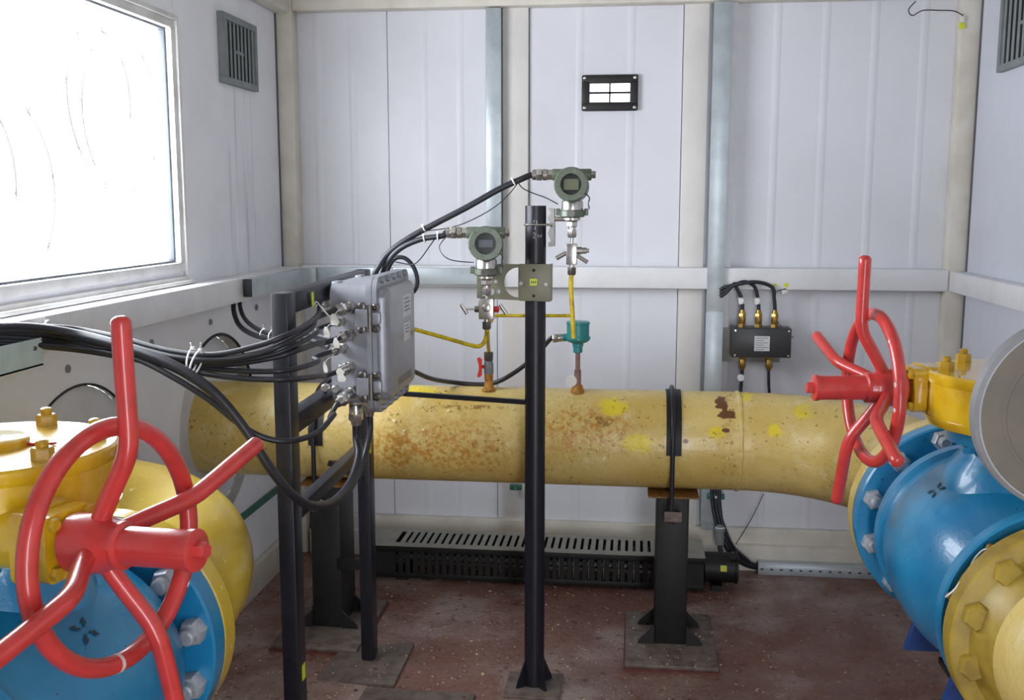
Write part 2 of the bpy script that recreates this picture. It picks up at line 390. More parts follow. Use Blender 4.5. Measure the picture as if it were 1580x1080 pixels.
for sx in (-1, 1):
    for sz in (-1, 1):
        b = MB().box((cx+min(sx*.003, sx*.08), YB-.012, cz+min(sz*.004, sz*.038)), (cx+max(sx*.003, sx*.08), YB-.008, cz+max(sz*.004, sz*.038)), None, .0015); b.build('pane', 'lit_pane', t)
        b = MB().lathe((cx+sx*.098, YB-.021, cz+sz*.057), (0, -1, 0), [(0, .007), (.004, .007), (.006, .004)], 12); b.build('screw', 'steel', t)

# galvanised trunkings
def trunk(name, lo, hi, label, mat='galvanised', lid=None):
    t = thing(name, ((lo[0]+hi[0])/2, (lo[1]+hi[1])/2, lo[2]), label, 'cable trunking', 'galvanised cable trunkings')
    MB().box(lo, hi, None, .002).build('channel', mat, t)
    return t
t = trunk('cable_trunking', (-.592, 4.10, RZ1+.002), (-.537, YB-.001, 2.23), 'galvanised vertical trunking above the rail, left of the wall light')
MB().box((-.594, 4.096, 1.24), (-.535, 4.101, 2.23), None, .001).build('lid', 'galvanised', t)
t = trunk('cable_trunking', (.281, 4.075, .17), (.343, 4.114, 2.23), 'tall galvanised vertical trunking right of the wall light, reaching to the floor')
MB().box((.279, 4.071, 1.06), (.345, 4.076, 2.23), None, .001).build('lid', 'galvanised', t)
MB().box((.279, 4.071, .20), (.345, 4.076, 1.055), None, .001).build('lid', 'galvanised', t)
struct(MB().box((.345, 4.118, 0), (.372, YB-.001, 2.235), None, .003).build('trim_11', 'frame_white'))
t = thing('cable_trunking', (-1.0, 4.07, 1.155), 'galvanised horizontal trunking on the rail of back wall, running into left corner', 'cable trunking', 'galvanised cable trunkings')
MB().box((-1.29, 4.052, 1.156), (-.537, 4.084, 1.222), None, .002).build('channel', 'galvanised', t)
MB().prism([(0, 0), (.0, .066), (.03, .066), (.03, 0)], (-1.0, 4.05, 1.156), (1, 0, 0), (0, 0, 1), .004).build('joint_plate', 'galvanised', t)
pts = [(-1.349, 3.42, 0), (-1.349, 3.94, 0), (-1.345, 3.99, 0), (-1.332, 4.03, 0), (-1.31, 4.05, 0), (-1.285, 4.055, 0)]
pts = smooth(pts, 4); b = MB(); n = len(pts)
vs = []; fs = []
for i, p in enumerate(pts):
    tn = (pts[min(i+1, n-1)] - pts[max(i-1, 0)]).normalized(); nr = Vector((tn.y, -tn.x, 0))
    for q, z in ((p, 1.157), (p+nr*.032, 1.157), (p+nr*.032, 1.219), (p, 1.219)): vs.append((q.x, q.y, z))
for i in range(n-1):
    for k in range(4): fs.append((i*4+k, i*4+(k+1) % 4, (i+1)*4+(k+1) % 4, (i+1)*4+k))
fs.append(tuple((n-1)*4+k for k in range(4)))
b.add(vs, fs); b.build('corner_channel', 'galvanised', t)
MB().box((-1.346, 3.418, 1.159), (-1.318, 3.4215, 1.217)).build('open_end', 'vent_dark', t)
t = thing('cable_trunking', (-1.33, 2.0, 1.10), 'green-grey trunking end at far left with black cables leaving it', 'cable trunking', 'galvanised cable trunkings')
MB().box((-1.351, 1.0, 1.127), (-1.345, 2.095, 1.196)).box((-1.351, 1.0, 1.127), (-1.29, 2.095, 1.131)).box((-1.294, 1.0, 1.127), (-1.29, 2.095, 1.188)).build('channel', 'galvanised_green', t)
b = MB().lathe((-1.29, 2.065, 1.168), (1, 0, 0), [(0, .006), (.003, .005)], 10); b.build('screw', 'steel', t)
# perforated channel along the floor at the right of the back wall
t = thing('perforated_floor_channel', (.85, 4.06, 0), 'galvanised perforated channel on floor along back wall, right of the heater', 'cable trunking', 'galvanised cable trunkings')
MB().box((.51, 4.05, 0), (1.18, 4.089, .046), None, .002).box((.51, 4.046, .044), (1.18, 4.089, .05), None, .001).build('channel', 'galvanised', t)
b = MB()
for k in range(17): b.prism(rr(.013, .006, .0029, 3), (.525+.038*k, 4.0505, .024), (1, 0, 0), (0, 0, 1), .001)
b.build('perforations', 'vent_dark', t)
MB().box((.507, 4.052, .003), (.512, 4.088, .044)).build('open_end', 'vent_dark', t)
# green bars
tag(MB().box((XL+.002, 3.1, .312), (XL+.012, 4.085, .338)).build('earth_bar', 'green_bar'), 'dark green painted bar low on left wall behind the frame', 'bar')
for (x0, x1, y0, y1, lab) in ((-.50, -.45, 4.085, 4.112, 'green clip under the long pipe, left of the steel pole'), (.30, .37, 4.05, 4.07, 'green clip under the long pipe at the vertical trunking')):
    t = thing('earth_clip', ((x0+x1)/2, y1, .288), lab, 'clip', 'green clips on the back wall')
    MB().box((x0, y0, .306), (x1, y1, .326), None, .002).build('strap', 'green_bar', t)
    MB().lathe(((x0+x1)/2, y0, .316), (0, -1, 0), [(0, .006), (.004, .005)], 8).build('screw', 'steel', t)
# yellow tag and loose wire in the top right corner
t = thing('tagged_wire', at(1484, 40, Y=4.088), 'thin loose wire with yellow tag on right corner column', 'wire')
b = MB().tube(smooth([at(*q, Y=4.085) for q in ((1413, 2), (1402, 15), (1408, 24), (1424, 16), (1450, 16), (1472, 17), (1486, 24))], 5), .0022, 6); b.build('wire', 'cable_black', t)
p = at(1484, 40, Y=4.088); MB().box((p.x-.011, 4.084, p.z-.011), (p.x+.011, 4.088, p.z+.011), None, .001).build('tag', 'label_yellow', t)
MB().box((p.x-.007, 4.080, p.z+.012), (p.x+.007, 4.09, p.z+.034), None, .002).build('clip', 'tag_white', t)
# razor wire coils outside the window
for px, R, lab in (((165, 175), .36, 'razor wire coil outside the window, right-hand loops'), ((-40, 300), .40, 'razor wire coil outside the window, left-hand loops')):
    c = at(*px, X=-2.4); yc, zc = c.y, c.z
    t = thing('razor_wire_coil', (-2.4, yc, zc-R), lab, 'razor wire', 'razor wire outside the window')
    pts = [Vector((-2.4+.06*math.sin(q*.31), yc + R*math.cos(q) + (q-5)*.028, zc + R*math.sin(q))) for q in [i*.12 for i in range(90)]]
    MB().tube(pts, .0058, 6).build('wire', 'wire_grey', t)
    b = MB()
    for i in range(0, 90, 6):
        p = pts[i]
        for a in (0, 1.2, 2.4):
            d = Vector((0, math.cos(a+i), math.sin(a+i)))*.028; b.tube([p-d*.8, p+d*.8], .003, 4)
    b.build('barbs', 'wire_grey', t)
# ------------------------------------------------------------------ pipes
PY, PZ, PR = 3.39, .70, .1625
def on_pipe(x, y, r=PR):
    d = ray(x, y); a = d.y**2 + d.z**2; oy, oz = CP.y-PY, CP.z-PZ; bq = oy*d.y + oz*d.z; c = oy*oy + oz*oz - r*r
    disc = bq*bq - a*c; t = (-bq - math.sqrt(max(disc, 0)))/a; return CP + d*t
def pipe_mat(name, local):
    n = NT(name)
    c = n.mix(n.ramp(n.noise(4, 4), .3, .7), lin((226, 202, 128)), lin((208, 176, 92)))
    c = n.mix(n.math('MULTIPLY', n.ramp(n.noise(11, 5, .65), .52, .70), .55), c, lin((232, 218, 168)))
    h = n.noise(60, 4)
    if local:
        for px, r, amt in (((700, 690), (.20, .12, .085), .5), ((900, 665), (.17, .12, .07), .5), ((605, 700), (.07, .1, .09), .5)):
            f = n.math('MULTIPLY', n.blob(on_pipe(*px), r, amt, 22, .5), n.ramp(n.noise(55, 5, .7), .42, .62)); c = n.mix(n.math('MULTIPLY', f, .88), c, lin((194, 130, 40)))
        for px, r in (((985, 683), (.048, .05, .03)), ((945, 628), (.04, .05, .028)), ((1105, 668), (.028, .04, .02)), ((1240, 645), (.035, .05, .035)), ((640, 602), (.07, .05, .012)), ((1150, 612), (.02, .05, .02)), ((1195, 664), (.02, .05, .02))):
            c = n.mix(n.math('MULTIPLY', n.blob(on_pipe(*px), r, .8, 30, .35), .85), c, lin((236, 212, 24)))
        pits = n.math('MULTIPLY', n.ramp(n.noise(75, 4, .6), .60, .66), n.ramp(n.noise(7, 3), .42, .58)); c = n.mix(n.math('MULTIPLY', pits, .8), c, lin((128, 86, 32)))
        for px, r in (((1113, 622), (.018, .05, .020)), ((1122, 640), (.026, .05, .016)), ((1118, 632), (.010, .05, .016)), ((1058, 681), (.010, .05, .007)), ((1120, 664), (.012, .05, .006))):
            c = n.mix(n.blob(on_pipe(*px), r, .95, 55, .12), c, lin((112, 70, 40)))
        for px, r in (((725, 628), (.10, .05, .006)), ((930, 650), (.05, .05, .014)), ((640, 745), (.02, .05, .01))):
            f = n.math('MULTIPLY', n.blob(on_pipe(*px), r, .6, 30, .3), n.ramp(n.noise(38, 4, .7), .5, .56)); c = n.mix(n.math('MULTIPLY', f, .8), c, lin((146, 104, 40)))
    else:
        c = n.mix(n.math('MULTIPLY', n.ramp(n.noise(50, 4), .64, .7), .5), c, lin((150, 112, 40)))
    n.col(c); n.bump(n.math('ADD', h, n.ramp(n.noise(24, 5, .6), .45, .62)), .35, .003); M[name] = n.set(.36, 0.0, Coat_Weight=.1)
pipe_mat('pipe_paint', True); pipe_mat('flange_paint', False)
def y2():
    n = NT('elbow_paint')
    c = n.mix(n.ramp(n.noise(4, 4), .3, .7), lin((212, 184, 58)), lin((196, 162, 52))); c = n.mix(n.ramp(n.noise(60, 4), .66, .7), c, lin((236, 222, 150)))
    n.col(c); n.bump(n.noise(26, 5), .25, .004); M['elbow_paint'] = n.set(.3, 0.0, Coat_Weight=.2)
y2()
paint('spool_paint_shaded', (168, 142, 52), .42, var=.12, scale=20, bump=.2, bscale=90, dark=(138, 112, 44))  # yellow darkened towards olive, standing in for shade on the near flange
VX = .802; ER = .457
t = thing('gas_pipe', (-.5, PY, PZ-PR), 'long peeling yellow pipe across the back wall, bending toward the right valve', 'pipe')
MB().tube([(XL-.12 + (.345-XL+.12)*i/24, PY, PZ) for i in range(25)], PR, 56).build('pipe', 'pipe_paint', t)
MB().tube(torus_arc((.345, PY-ER, PZ), (0, 1, 0), (1, 0, 0), ER, 0, PI/2, 22) + [(VX, 2.80, PZ)], PR, 56).build('elbow', 'pipe_paint', t)
b = MB().lathe((.342, PY, PZ), (1, 0, 0), [(-.007, PR), (-.004, PR+.004), (0, PR+.005), (.004, PR+.004), (.007, PR)], 56, False); b.build('weld_bead', 'flange_paint', t)
b = MB().lathe((VX, 2.80, PZ), (0, -1, 0), [(-.007, PR), (0, PR+.004), (.007, PR)], 48, False); b.build('weld_bead', 'flange_paint', t)
b = MB().lathe((VX, 2.80, PZ), (0, -1, 0), [(0, PR), (.05, PR+.004), (.125, .188), (.142, .20), (.145, .243), (.148, .247), (.192, .247), (.195, .244)], 64); b.build('flange', 'flange_paint', t)
b = MB(); rf = random.Random(11)
spots = [(725, 630, 75, 4, 26), (650, 604, 50, 4, 16), (930, 640, 50, 18, 22), (905, 690, 60, 25, 26), (1122, 655, 22, 14, 14), (880, 632, 25, 12, 8), (700, 690, 90, 35, 26), (1120, 705, 12, 14, 6), (600, 640, 14, 14, 6), (1130, 612, 8, 4, 4)]
for (sx, sy, wx, wy, nn) in spots:
    for i in range(nn):
        p = on_pipe(sx+rf.uniform(-wx, wx), sy+rf.uniform(-wy, wy)); nr = Vector((0, p.y-PY, p.z-PZ)).normalized(); u = Vector((1, 0, 0)); v = nr.cross(u)
        q = rf.uniform(0, 2*PI); d1 = u*math.cos(q)+v*math.sin(q); d2 = nr.cross(d1); l = rf.uniform(.004, .014); w_ = rf.uniform(.002, .006)
        A0 = [p-d1*l*.5-d2*w_, p-d1*l*.5+d2*w_*.7, p+d1*l*.1+d2*w_*1.1+nr*l*.12, p+d1*l*.1-d2*w_*.8+nr*l*.12, p+d1*l*.5+d2*w_*.6+nr*l*.5, p+d1*l*.5-d2*w_*.4+nr*l*.42]
        b.add(A0 + [x_-nr*.0007 for x_ in A0], [(0, 1, 2, 3), (3, 2, 4, 5), (6, 9, 8, 7), (9, 11, 10, 8), (2, 8, 10, 4), (4, 10, 11, 5), (5, 11, 9, 3)])
o = b.build('paint_flakes', 'pipe_paint', t); o['kind'] = 'stuff'
# left pipe: elbow that leaves through the left wall
LX, LZ = -.965, .685
t = thing('gas_pipe_elbow', (LX, 2.0, LZ-PR), 'glossy yellow pipe elbow behind the left valve, turning into left wall', 'pipe')
MB().tube([(LX, 1.80+.12*i/3, LZ) for i in range(3)] + torus_arc((LX-ER, 1.92, LZ), (1, 0, 0), (0, 1, 0), ER, 0, PI/2, 22) + [(XL-.12, 1.92+ER, LZ)], PR, 56).build('elbow', 'elbow_paint', t)
b = MB().lathe((LX, 1.725, LZ), (0, 1, 0), [(0, .222), (.003, .226), (.045, .226), (.048, .222), (.052, .19), (.08, PR+.004), (.10, PR)], 64); b.build('flange', 'elbow_paint', t)
b = MB().lathe((LX, 1.7205, LZ), (0, 1, 0), [(0, .219), (.004, .219)], 56); b.build('gasket', 'rubber', t)

# ------------------------------------------------------------------ valves with gearbox and handwheel
def handwheel(parent_w, a, Wc, angs, rr_=.160, tr=.0132, bl=1.0, chips=()):
    """a: unit shaft direction to the free end, Wc: rim centre, ang0: angle of the first handle bar"""
    a = Vector(a).normalized(); e2 = Vector((0, 0, 1)).cross(a).normalized()
    if e2.y < 0: e2 = -e2
    e3 = e2.cross(a).normalized()
    if e3.z < 0: e3 = -e3
    L = lambda r, q, h: Wc + a*h + e2*(r*math.cos(q)) + e3*(r*math.sin(q))
    hub = MB().lathe(Wc - a*.070, a, [(0, .036), (.004, .041), (.042, .041), (.058, .037), (.066, .033), (.076, .033), (.082, .030)], 32).build('handwheel', 'red_paint', parent_w)
    MB().tube([L(rr_, 2*PI*i/72, 0) for i in range(72)], tr, 14, closed=True).build('rim', 'red_paint', hub)
    for k in range(4):
        q = math.radians(angs[k])
        p = smooth([L(.028, q, -.026), L(.07, q, -.002), L(.112, q, .024), L(.136, q, .033), L(.160, q, .036), L(.22*bl, q, .038), L(.283*bl, q, .040)], 4)
        p += [L(.287*bl, q, .040), L(.2895*bl, q, .040)]
        MB().tube(p, tr, 14, rs=[tr]*(len(p)-2)+[tr*.8, tr*.45]).build('spoke', 'red_paint', hub)
    b = MB().lathe(Wc + a*.008, a, [(0, .033), (.006, .033), (.009, .0265), (.108, .0265), (.109, .0285), (.118, .0285), (.119, .026)], 32); sl = b.build('sleeve', 'red_paint', hub)
    MB().hexnut(Wc + a*.126, a, .0125, .016, .3).build('end_bolt', 'red_paint', hub)
    for (q0, dq, shp) in chips:
        q0, dq = math.radians(q0), math.radians(dq)
        if shp:      # worn band all round the rim tube
            MB().tube([L(rr_, q0-dq+2*dq*i/3, 0) for i in range(4)], tr+.0004, 14).build('worn_band', 'chip_white', hub)
        else:        # bare chip on the outer front of the rim
            MB().tube([L(rr_+.0035, q0-dq+2*dq*i/4, .0088) for i in range(5)], .0045, 8, rs=[.002, .0042, .0048, .0040, .002]).build('paint_chip', 'chip_white', hub)
    return hub
def lerp_prof(prof, y):
    for (a, ra), (b, rb) in zip(prof[:-1], prof[1:]):
        lo, hi = min(a, b), max(a, b)
        if lo <= y <= hi: return ra + (rb-ra)*((y-a)/(b-a) if b != a else 0)
    return prof[-1][1]
def valve(label, X, Z, yfar, ynear, Rf, Rn, ring_far, G, gz0, gz1, a, Wc, ang0, bolt_off, decal, handfirst=True):
    t = thing('ball_valve', (X, (yfar+ynear)/2, Z-.30), label, 'valve', 'blue ball valves with red handwheels')
    L = yfar-ynear; ym = (yfar+ynear)/2
    # body of revolution along Y, from the far flange to the near one
    yr = yfar-.165 if ring_far else ynear+.125
    prof = [(yfar-.045, .162), (yfar-.085, .165)]
    if ring_far: prof += [(yr+.03, .205), (yr+.022, .224), (yr-.012, .225), (yr-.022, .214), (yr-.05, .220)]
    else: prof += [(yfar-.12, .205), (yfar-.17, .222)]
    prof += [(ym+.05, .2275), (ym, .228), (ym-.05, .2265)]
    if ring_far: prof += [(ynear+.19, .212), (ynear+.13, .185)]
    else: prof += [(yr+.05, .222), (yr+.022, .224), (yr+.012, .234), (yr-.022, .232), (yr-.03, .213)]
    prof += [(ynear+.09, .162), (ynear+.045, .155)]
    MB().lathe((X, 0, Z), (0, 1, 0), [(y, r) for y, r in prof], 72).build('body', 'valve_blue', t)
    bn = MB().hexnut((0, 0, 0), (0, -1, 0), .0245, .026, .2); bn.lathe((0, -.026, 0), (0, -1, 0), [(0, .0145), (.016, .0145), (.019, .011)], 14)
    nut_me, _ = bn.mesh('nut', 'bolt_grey', None, (0, 0, 0))
    bn = MB().hexnut((0, 0, 0), (0, 1, 0), .0225, .022, .2); nut_me2, _ = bn.mesh('nut', 'bolt_grey', None, (0, 0, 0))
    for (y0, y1, R, face, me, sg) in ((yfar-.05, yfar, Rf, yfar-.05, nut_me, -1), (ynear, ynear+.034, Rn, ynear+.034, nut_me2, 1)):
        f = MB().lathe((X, 0, Z), (0, 1, 0), [(y0, R-.004), (y0+.004, R), (y1-.004, R), (y1, R-.004)], 72).build('flange', 'valve_blue', t)
        for k in range(12):
            q = bolt_off + k*PI/6; r = R-.031
            inst('nut', me, (X + r*math.cos(q), face, Z + r*math.sin(q)), f)
    # neck, mounting pad
    b = MB().lathe((G[0], G[1], Z+.12), (0, 0, 1), [(0, .15), (.10, .13), (.13, .105), (gz0-Z-.155, .10), (gz0-Z-.15, .135), (gz0-Z-.121, .135)], 40); b.build('top_flange', 'valve_blue', t)
    for q in (.4, 2.0, 3.6, 5.2):
        MB().hexnut((G[0]+.118*math.cos(q), G[1]+.118*math.sin(q), gz0-.033), (0, 0, -1), .013, .014).build('pad_bolt', 'valve_blue', t)
    # feet
    for yy in (ynear+.09, ynear+.37):
        b = MB().prism([(-.15, -.10), (-.16, -.13), (-.185, -.215), (.185, -.215), (.16, -.13), (.15, -.10)], (X, yy, Z), (1, 0, 0), (0, 0, 1), .022); b.build('foot', 'blue_shaded', t)
    # gearbox
    gx, gy = G
    g = MB().lathe((gx, gy, 0), (0, 0, 1), [(gz0, .160), (gz0+.004, .172), (gz0+.020, .180), (gz0+.023, .180), (gz0+.0235, .1765), (gz1-.024, .1765), (gz1-.0235, .179), (gz1-.022, .180), (gz1-.004, .180), (gz1, .176)], 72).build('gearbox', 'valve_yellow', t)
    b = MB().lathe((gx, gy, gz1), (0, 0, 1), [(0, .052), (.010, .052), (.013, .048)], 36); b.build('position_cap', 'valve_yellow', g)
    MB().prism([(-.012, -.004), (.03, -.006), (.044, 0), (.03, .006), (-.012, .004)], (gx+.05, gy+.01, gz1+.0005), (1, .15, 0), (-.15, 1, 0), .004).build('pointer', 'red_paint', g)
    bb = MB().hexnut((0, 0, 0), (0, 0, 1), .0165, .019); bb.lathe((0, 0, .019), (0, 0, 1), [(0, .009), (.009, .009), (.011, .006)], 12)
    bme, _ = bb.mesh('stud_nut', 'bolt_yellow', None, (0, 0, 0))
    for k in range(6):
        q = k*PI/3 + (1.05 if ring_far else .52); inst('stud_nut', bme, (gx+.145*math.cos(q), gy+.145*math.sin(q), gz1), g)
    b = MB().box((gx-.05, gy-.10, gz1), (gx-.035, gy-.085, gz1+.01), None, .002); b.build('stop_lug', 'bolt_yellow', g)
    # worm housing and its square flanges on the shaft line
    a = Vector(a).normalized(); foot = Vector((gx, gy, Wc.z)); d0 = (foot-Wc).dot(a)   # distance of gearbox plane along the shaft
    base = Wc + a*d0
    MB().cyl(base + a*.02, Wc - a*.09, .046, .042, 28).build('worm_housing', 'valve_yellow', g)
    for o1, o2, hs in ((-.134, -.105, .050), (-.102, -.076, .047)):
        e2 = Vector((0, 0, 1)).cross(a)
        b = MB().prism(rr(hs*2, hs*2, .012, 3), Wc + a*o1, e2, (0, 0, 1), (o2-o1)); b.build('square_flange', 'valve_yellow', g)
    for se in (-1, 1):
        for sz in (-1, 1):
            MB().hexnut(Wc - a*.076 + Vector((0, 0, 1)).cross(a)*(.034*se) + Vector((0, 0, .034*sz)), a, .010, .010).build('flange_bolt', 'bolt_yellow', g)
    handwheel(t, a, Wc, ang0, bl=1.0 if ring_far else 1.07, chips=((135, 2.2, 0), (168, 3.5, 0), (186, 2.6, 0)) if ring_far else ((-98, 1.1, 1), (-38, 2.5, 0)))
    # four small stencilled arrows on the body
    if decal:
        th0, yy0 = decal; b = MB()
        for k in range(4):
            q = PI/4 + k*PI/2
            def sp(u, v):
                cu, su = math.cos(q), math.sin(q); du, dv = u*cu - v*su, u*su + v*cu
                y = yy0 + dv; R = lerp_prof(prof, y) + .0018; th = th0 + du/R; return Vector((X + R*math.cos(th), y, Z + R*math.sin(th)))
            poly = [(.007, -.0025), (.015, -.002), (.015, -.006), (.027, 0), (.015, .006), (.015, .002), (.007, .0025)]
            vs = [sp(u, v) for u, v in poly]; b.add(vs, [tuple(range(7))])
        b.build('stencil_arrows', 'arrow_ink', t)
    return t
aR = Vector((-math.cos(math.radians(7.4)), -math.sin(math.radians(7.4)), 0))
valve('blue ball valve at right with red handwheel and flat yellow gearbox', VX, PZ, 2.603, 1.931, .247, .221, True, (.80, 2.235), 1.012, 1.13, aR, at(1345, 598, Y=2.27), (97, 16, -75, -160), .26, (2.30, 2.235))
aL = Vector((math.cos(math.radians(11)), -math.sin(math.radians(11)), .045)).normalized()
WLc = at(170, 845, Y=1.25) + Vector((math.sin(math.radians(14.8)), math.cos(math.radians(14.8)), 0))*.012
valve('blue ball valve at left front with red handwheel and shiny yellow gearbox', LX, LZ, 1.72, 1.03, .2285, .221, False, (-.965, 1.42), 1.0, 1.115, aL, WLc, (90, 14, -80, -170), .20, (.80, 1.37))
# stands under the valves
for X, yy, lab in ((VX, 2.1, 'black steel stand under the right blue valve'), (LX, 1.3, 'black steel stand under the left blue valve')):
    t = thing('valve_stand', (X, yy, 0), lab, 'stand', 'stands under the valves')
    Zt = (PZ if X > 0 else LZ) - .232
    MB().box((X-.11, yy-.13, Zt-.012), (X+.11, yy+.19, Zt)).build('top_plate', 'black_matt', t)
    MB().box((X-.05, yy-.05, .015), (X+.05, yy+.05, Zt-.012), None, .004).build('column', 'black_matt', t)
    MB().box((X-.12, yy-.12, 0), (X+.12, yy+.12, .015)).build('base_plate', 'plate_steel', t)

# near yellow spool on the right valve
t = thing('pipe_spool', (VX-.01, 1.5, PZ-PR), 'near yellow pipe and bolted flange at bottom right', 'pipe')
b = MB().lathe((VX-.008, 1.898, PZ-.004), (0, -1, 0), [(0, .213), (.003, .2165), (.045, .2165), (.049, .213), (.052, .185), (.075, .172), (.11, PR)], 72); fl = b.build('flange', 'spool_paint_shaded', t)
MB().tube([(VX-.008, 1.80 - 2.3*i/10, PZ-.004) for i in range(11)], PR, 56).build('pipe', 'flange_paint', t)
bh = MB().hexnut((0, 0, 0), (0, -1, 0), .0255, .021, .35); me, _ = bh.mesh('bolt_head', 'spool_paint_shaded', None, (0, 0, 0))
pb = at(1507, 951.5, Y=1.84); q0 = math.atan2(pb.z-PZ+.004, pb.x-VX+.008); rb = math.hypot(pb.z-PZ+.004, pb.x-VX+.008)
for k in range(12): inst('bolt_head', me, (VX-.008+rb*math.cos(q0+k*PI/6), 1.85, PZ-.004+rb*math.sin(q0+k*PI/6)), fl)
b = MB().lathe((VX-.004, 1.899, PZ), (0, 1, 0), [(0, .172), (.031, .172)], 48); b.build('gasket', 'steel_dark', t)
t = thing('seal_wire', at(1490, 890, Y=1.90), 'thin white seal wire looped between blue and yellow flanges at right', 'wire')
p = [at(x, y, Y=yy) for x, y, yy in ((1459, 921, 1.905), (1474, 908, 1.89), (1494, 880, 1.895), (1504, 862, 1.91), (1515, 850, 1.912), (1526, 846, 1.905))]
MB().tube(smooth(p, 5), .0016, 6).build('wire', 'cable_tie', t)
p = at(1466, 920, Y=1.907); MB().lathe(p - Vector((0, .006, 0)), (0, 1, 0), [(0, .006), (.012, .006)], 10).build('seal', 'brass', t)
p = at(1530, 847, Y=1.907); MB().lathe(p - Vector((0, .007, 0)), (0, 1, 0), [(0, .009), (.014, .009)], 10).build('seal', 'brass', t)

# blind flange closing a branch at far right
c = at(1668, 643, Y=1.50)
t = thing('blind_flange', (c.x, c.y, c.z-.142), 'large round grey steel disc at right edge, in front of yellow gearbox', 'blind flange')
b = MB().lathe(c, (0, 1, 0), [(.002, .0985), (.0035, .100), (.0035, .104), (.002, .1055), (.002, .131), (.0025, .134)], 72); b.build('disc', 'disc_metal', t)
b = MB().lathe(c, (0, 1, 0), [(.001, .134), (.001, .136), (.006, .142), (.028, .142), (.031, .138)], 72, False); b.build('rim', 'disc_rim', t)
MB().tube([(c.x, c.y+.03, c.z), (c.x, c.y+.10, c.z)] + torus_arc((c.x+.08, c.y+.10, c.z), (-1, 0, 0), (0, 1, 0), .08, 0, PI/2, 8) + [(XR+.02, c.y+.18, c.z)], .045, 28).build('branch_pipe', 'flange_paint', t)
# ------------------------------------------------------------------ pipe supports
def support(x0, x1, label):
    xc = (x0+x1)/2
    t = thing('pipe_support', (xc, 3.37, 0), label, 'pipe support', 'black pipe support columns')
    MB().box((xc-.148, 3.13, .008), (xc+.148, 3.565, .022), None, .002).build('base_plate', 'plate_steel', t)
    MB().box((xc-.152, 3.125, 0), (xc+.152, 3.57, .008)).build('shim_plate', 'plate_red', t)
    MB().box((x0, 3.295, .022), (x1, 3.47, .530), None, .006).build('column', 'black_matt', t)
    for sx in (-1, 1):
        for yy in (3.300, 3.455):
            e = x0 if sx < 0 else x1
            MB().prism([(0, 0), (.055*sx, 0), (.05*sx, .012), (0, .062)], (e, yy, .022), (1, 0, 0), (0, 0, 1), .010).build('gusset', 'black_matt', t)
    MB().box((xc-.082, 3.27, .530), (xc+.082, 3.50, .536)).build('saddle_plate', 'rust_plate', t)
    # U bolt over the pipe with its rubber liner
    ub = MB().tube([(xc-.008, PY-PR-.012, .47)] + [(xc-.008, PY-PR-.012, .47+.23*i/6) for i in range(1, 6)] + torus_arc((xc-.008, PY, PZ), (0, -1, 0), (0, 0, 1), PR+.012, 0, PI, 30) + [(xc-.008, PY+PR+.012, .47)], .0075, 12).build('u_bolt', 'black_paint', t)
    b = MB(); vs = []; fs = []; k = 30
    for i in range(k+1):
        q = -.10 + (PI+.2)*i/k
        for (w, R) in ((-.022, PR+.0005), (-.022, PR+.005), (.026, PR+.005), (.026, PR+.0005)): vs.append((xc-.006+w, PY-R*math.cos(q), PZ+R*math.sin(q)))
    for i in range(k):
        for j in range(4): fs.append((i*4+j, i*4+(j+1) % 4, (i+1)*4+(j+1) % 4, (i+1)*4+j))
    fs += [(0, 1, 2, 3), tuple(k*4+j for j in range(4))]
    b.add(vs, fs).build('rubber_liner', 'rubber', t)
    MB().box((xc-.028, 3.205, .474), (xc+.024, 3.295, .482)).build('bolt_bracket', 'black_matt', t)
    MB().box((xc-.030, 3.200, .474), (xc+.024, 3.204, .506)).build('nut_plate', 'plate_steel', t)
    MB().hexnut((xc-.008, PY-PR-.012, .474), (0, 0, -1), .013, .012).build('nut', 'steel_dark', t)
support(.083, .188, 'right black column holding the long pipe, gusseted on a steel base plate')
support(-1.092, -.987, 'left black column holding the long pipe, behind the black frame')

# ------------------------------------------------------------------ instrument post
QX, QY = -.289, 2.985
t = thing('instrument_post', (QX, QY, 0), 'round blue-black steel pole carrying the two transmitters', 'post')
MB().box((QX-.085, QY-.09, 0), (QX+.085, QY+.075, .010), None, .002).build('base_plate', 'plate_steel', t)
MB().lathe((QX, QY, .010), (0, 0, 1), [(0, .0305), (1.462, .0305), (1.462, .027), (1.40, .027)], 40, False).build('pole', 'black_paint', t)
for q in (PI*.25, PI*.75, PI*1.25, PI*1.75):
    d = Vector((math.cos(q), math.sin(q), 0)); o_ = Vector((QX, QY, .010)) + d*.029 + Vector((-d.y, d.x, 0))*-.003
    MB().prism([(0, 0), (.036, 0), (.034, .012), (0, .085)], o_, d, (0, 0, 1), .006).build('gusset', 'black_paint', t)
b = MB()
def stroke(pts, r=.0007):
    out = []
    for (u, z) in pts:
        th = -PI/2 + u/.0305; out.append((QX+.0309*math.cos(th), QY+.0309*math.sin(th), z))
    b.tube(out, r, 5)
for st in (((-.001, 1.432), (-.002, 1.424)), ((.006, 1.430), (.0065, 1.421)), ((.002, 1.412), (.0, 1.404)), ((-.004, 1.392), (-.001, 1.396), (.003, 1.392), (-.001, 1.385), (-.005, 1.380), (.004, 1.380)), ((.009, 1.390), (.012, 1.382), (.015, 1.388), (.018, 1.382), (.021, 1.390))): stroke(st)
b.build('chalk_marks', 'tag_white', t)

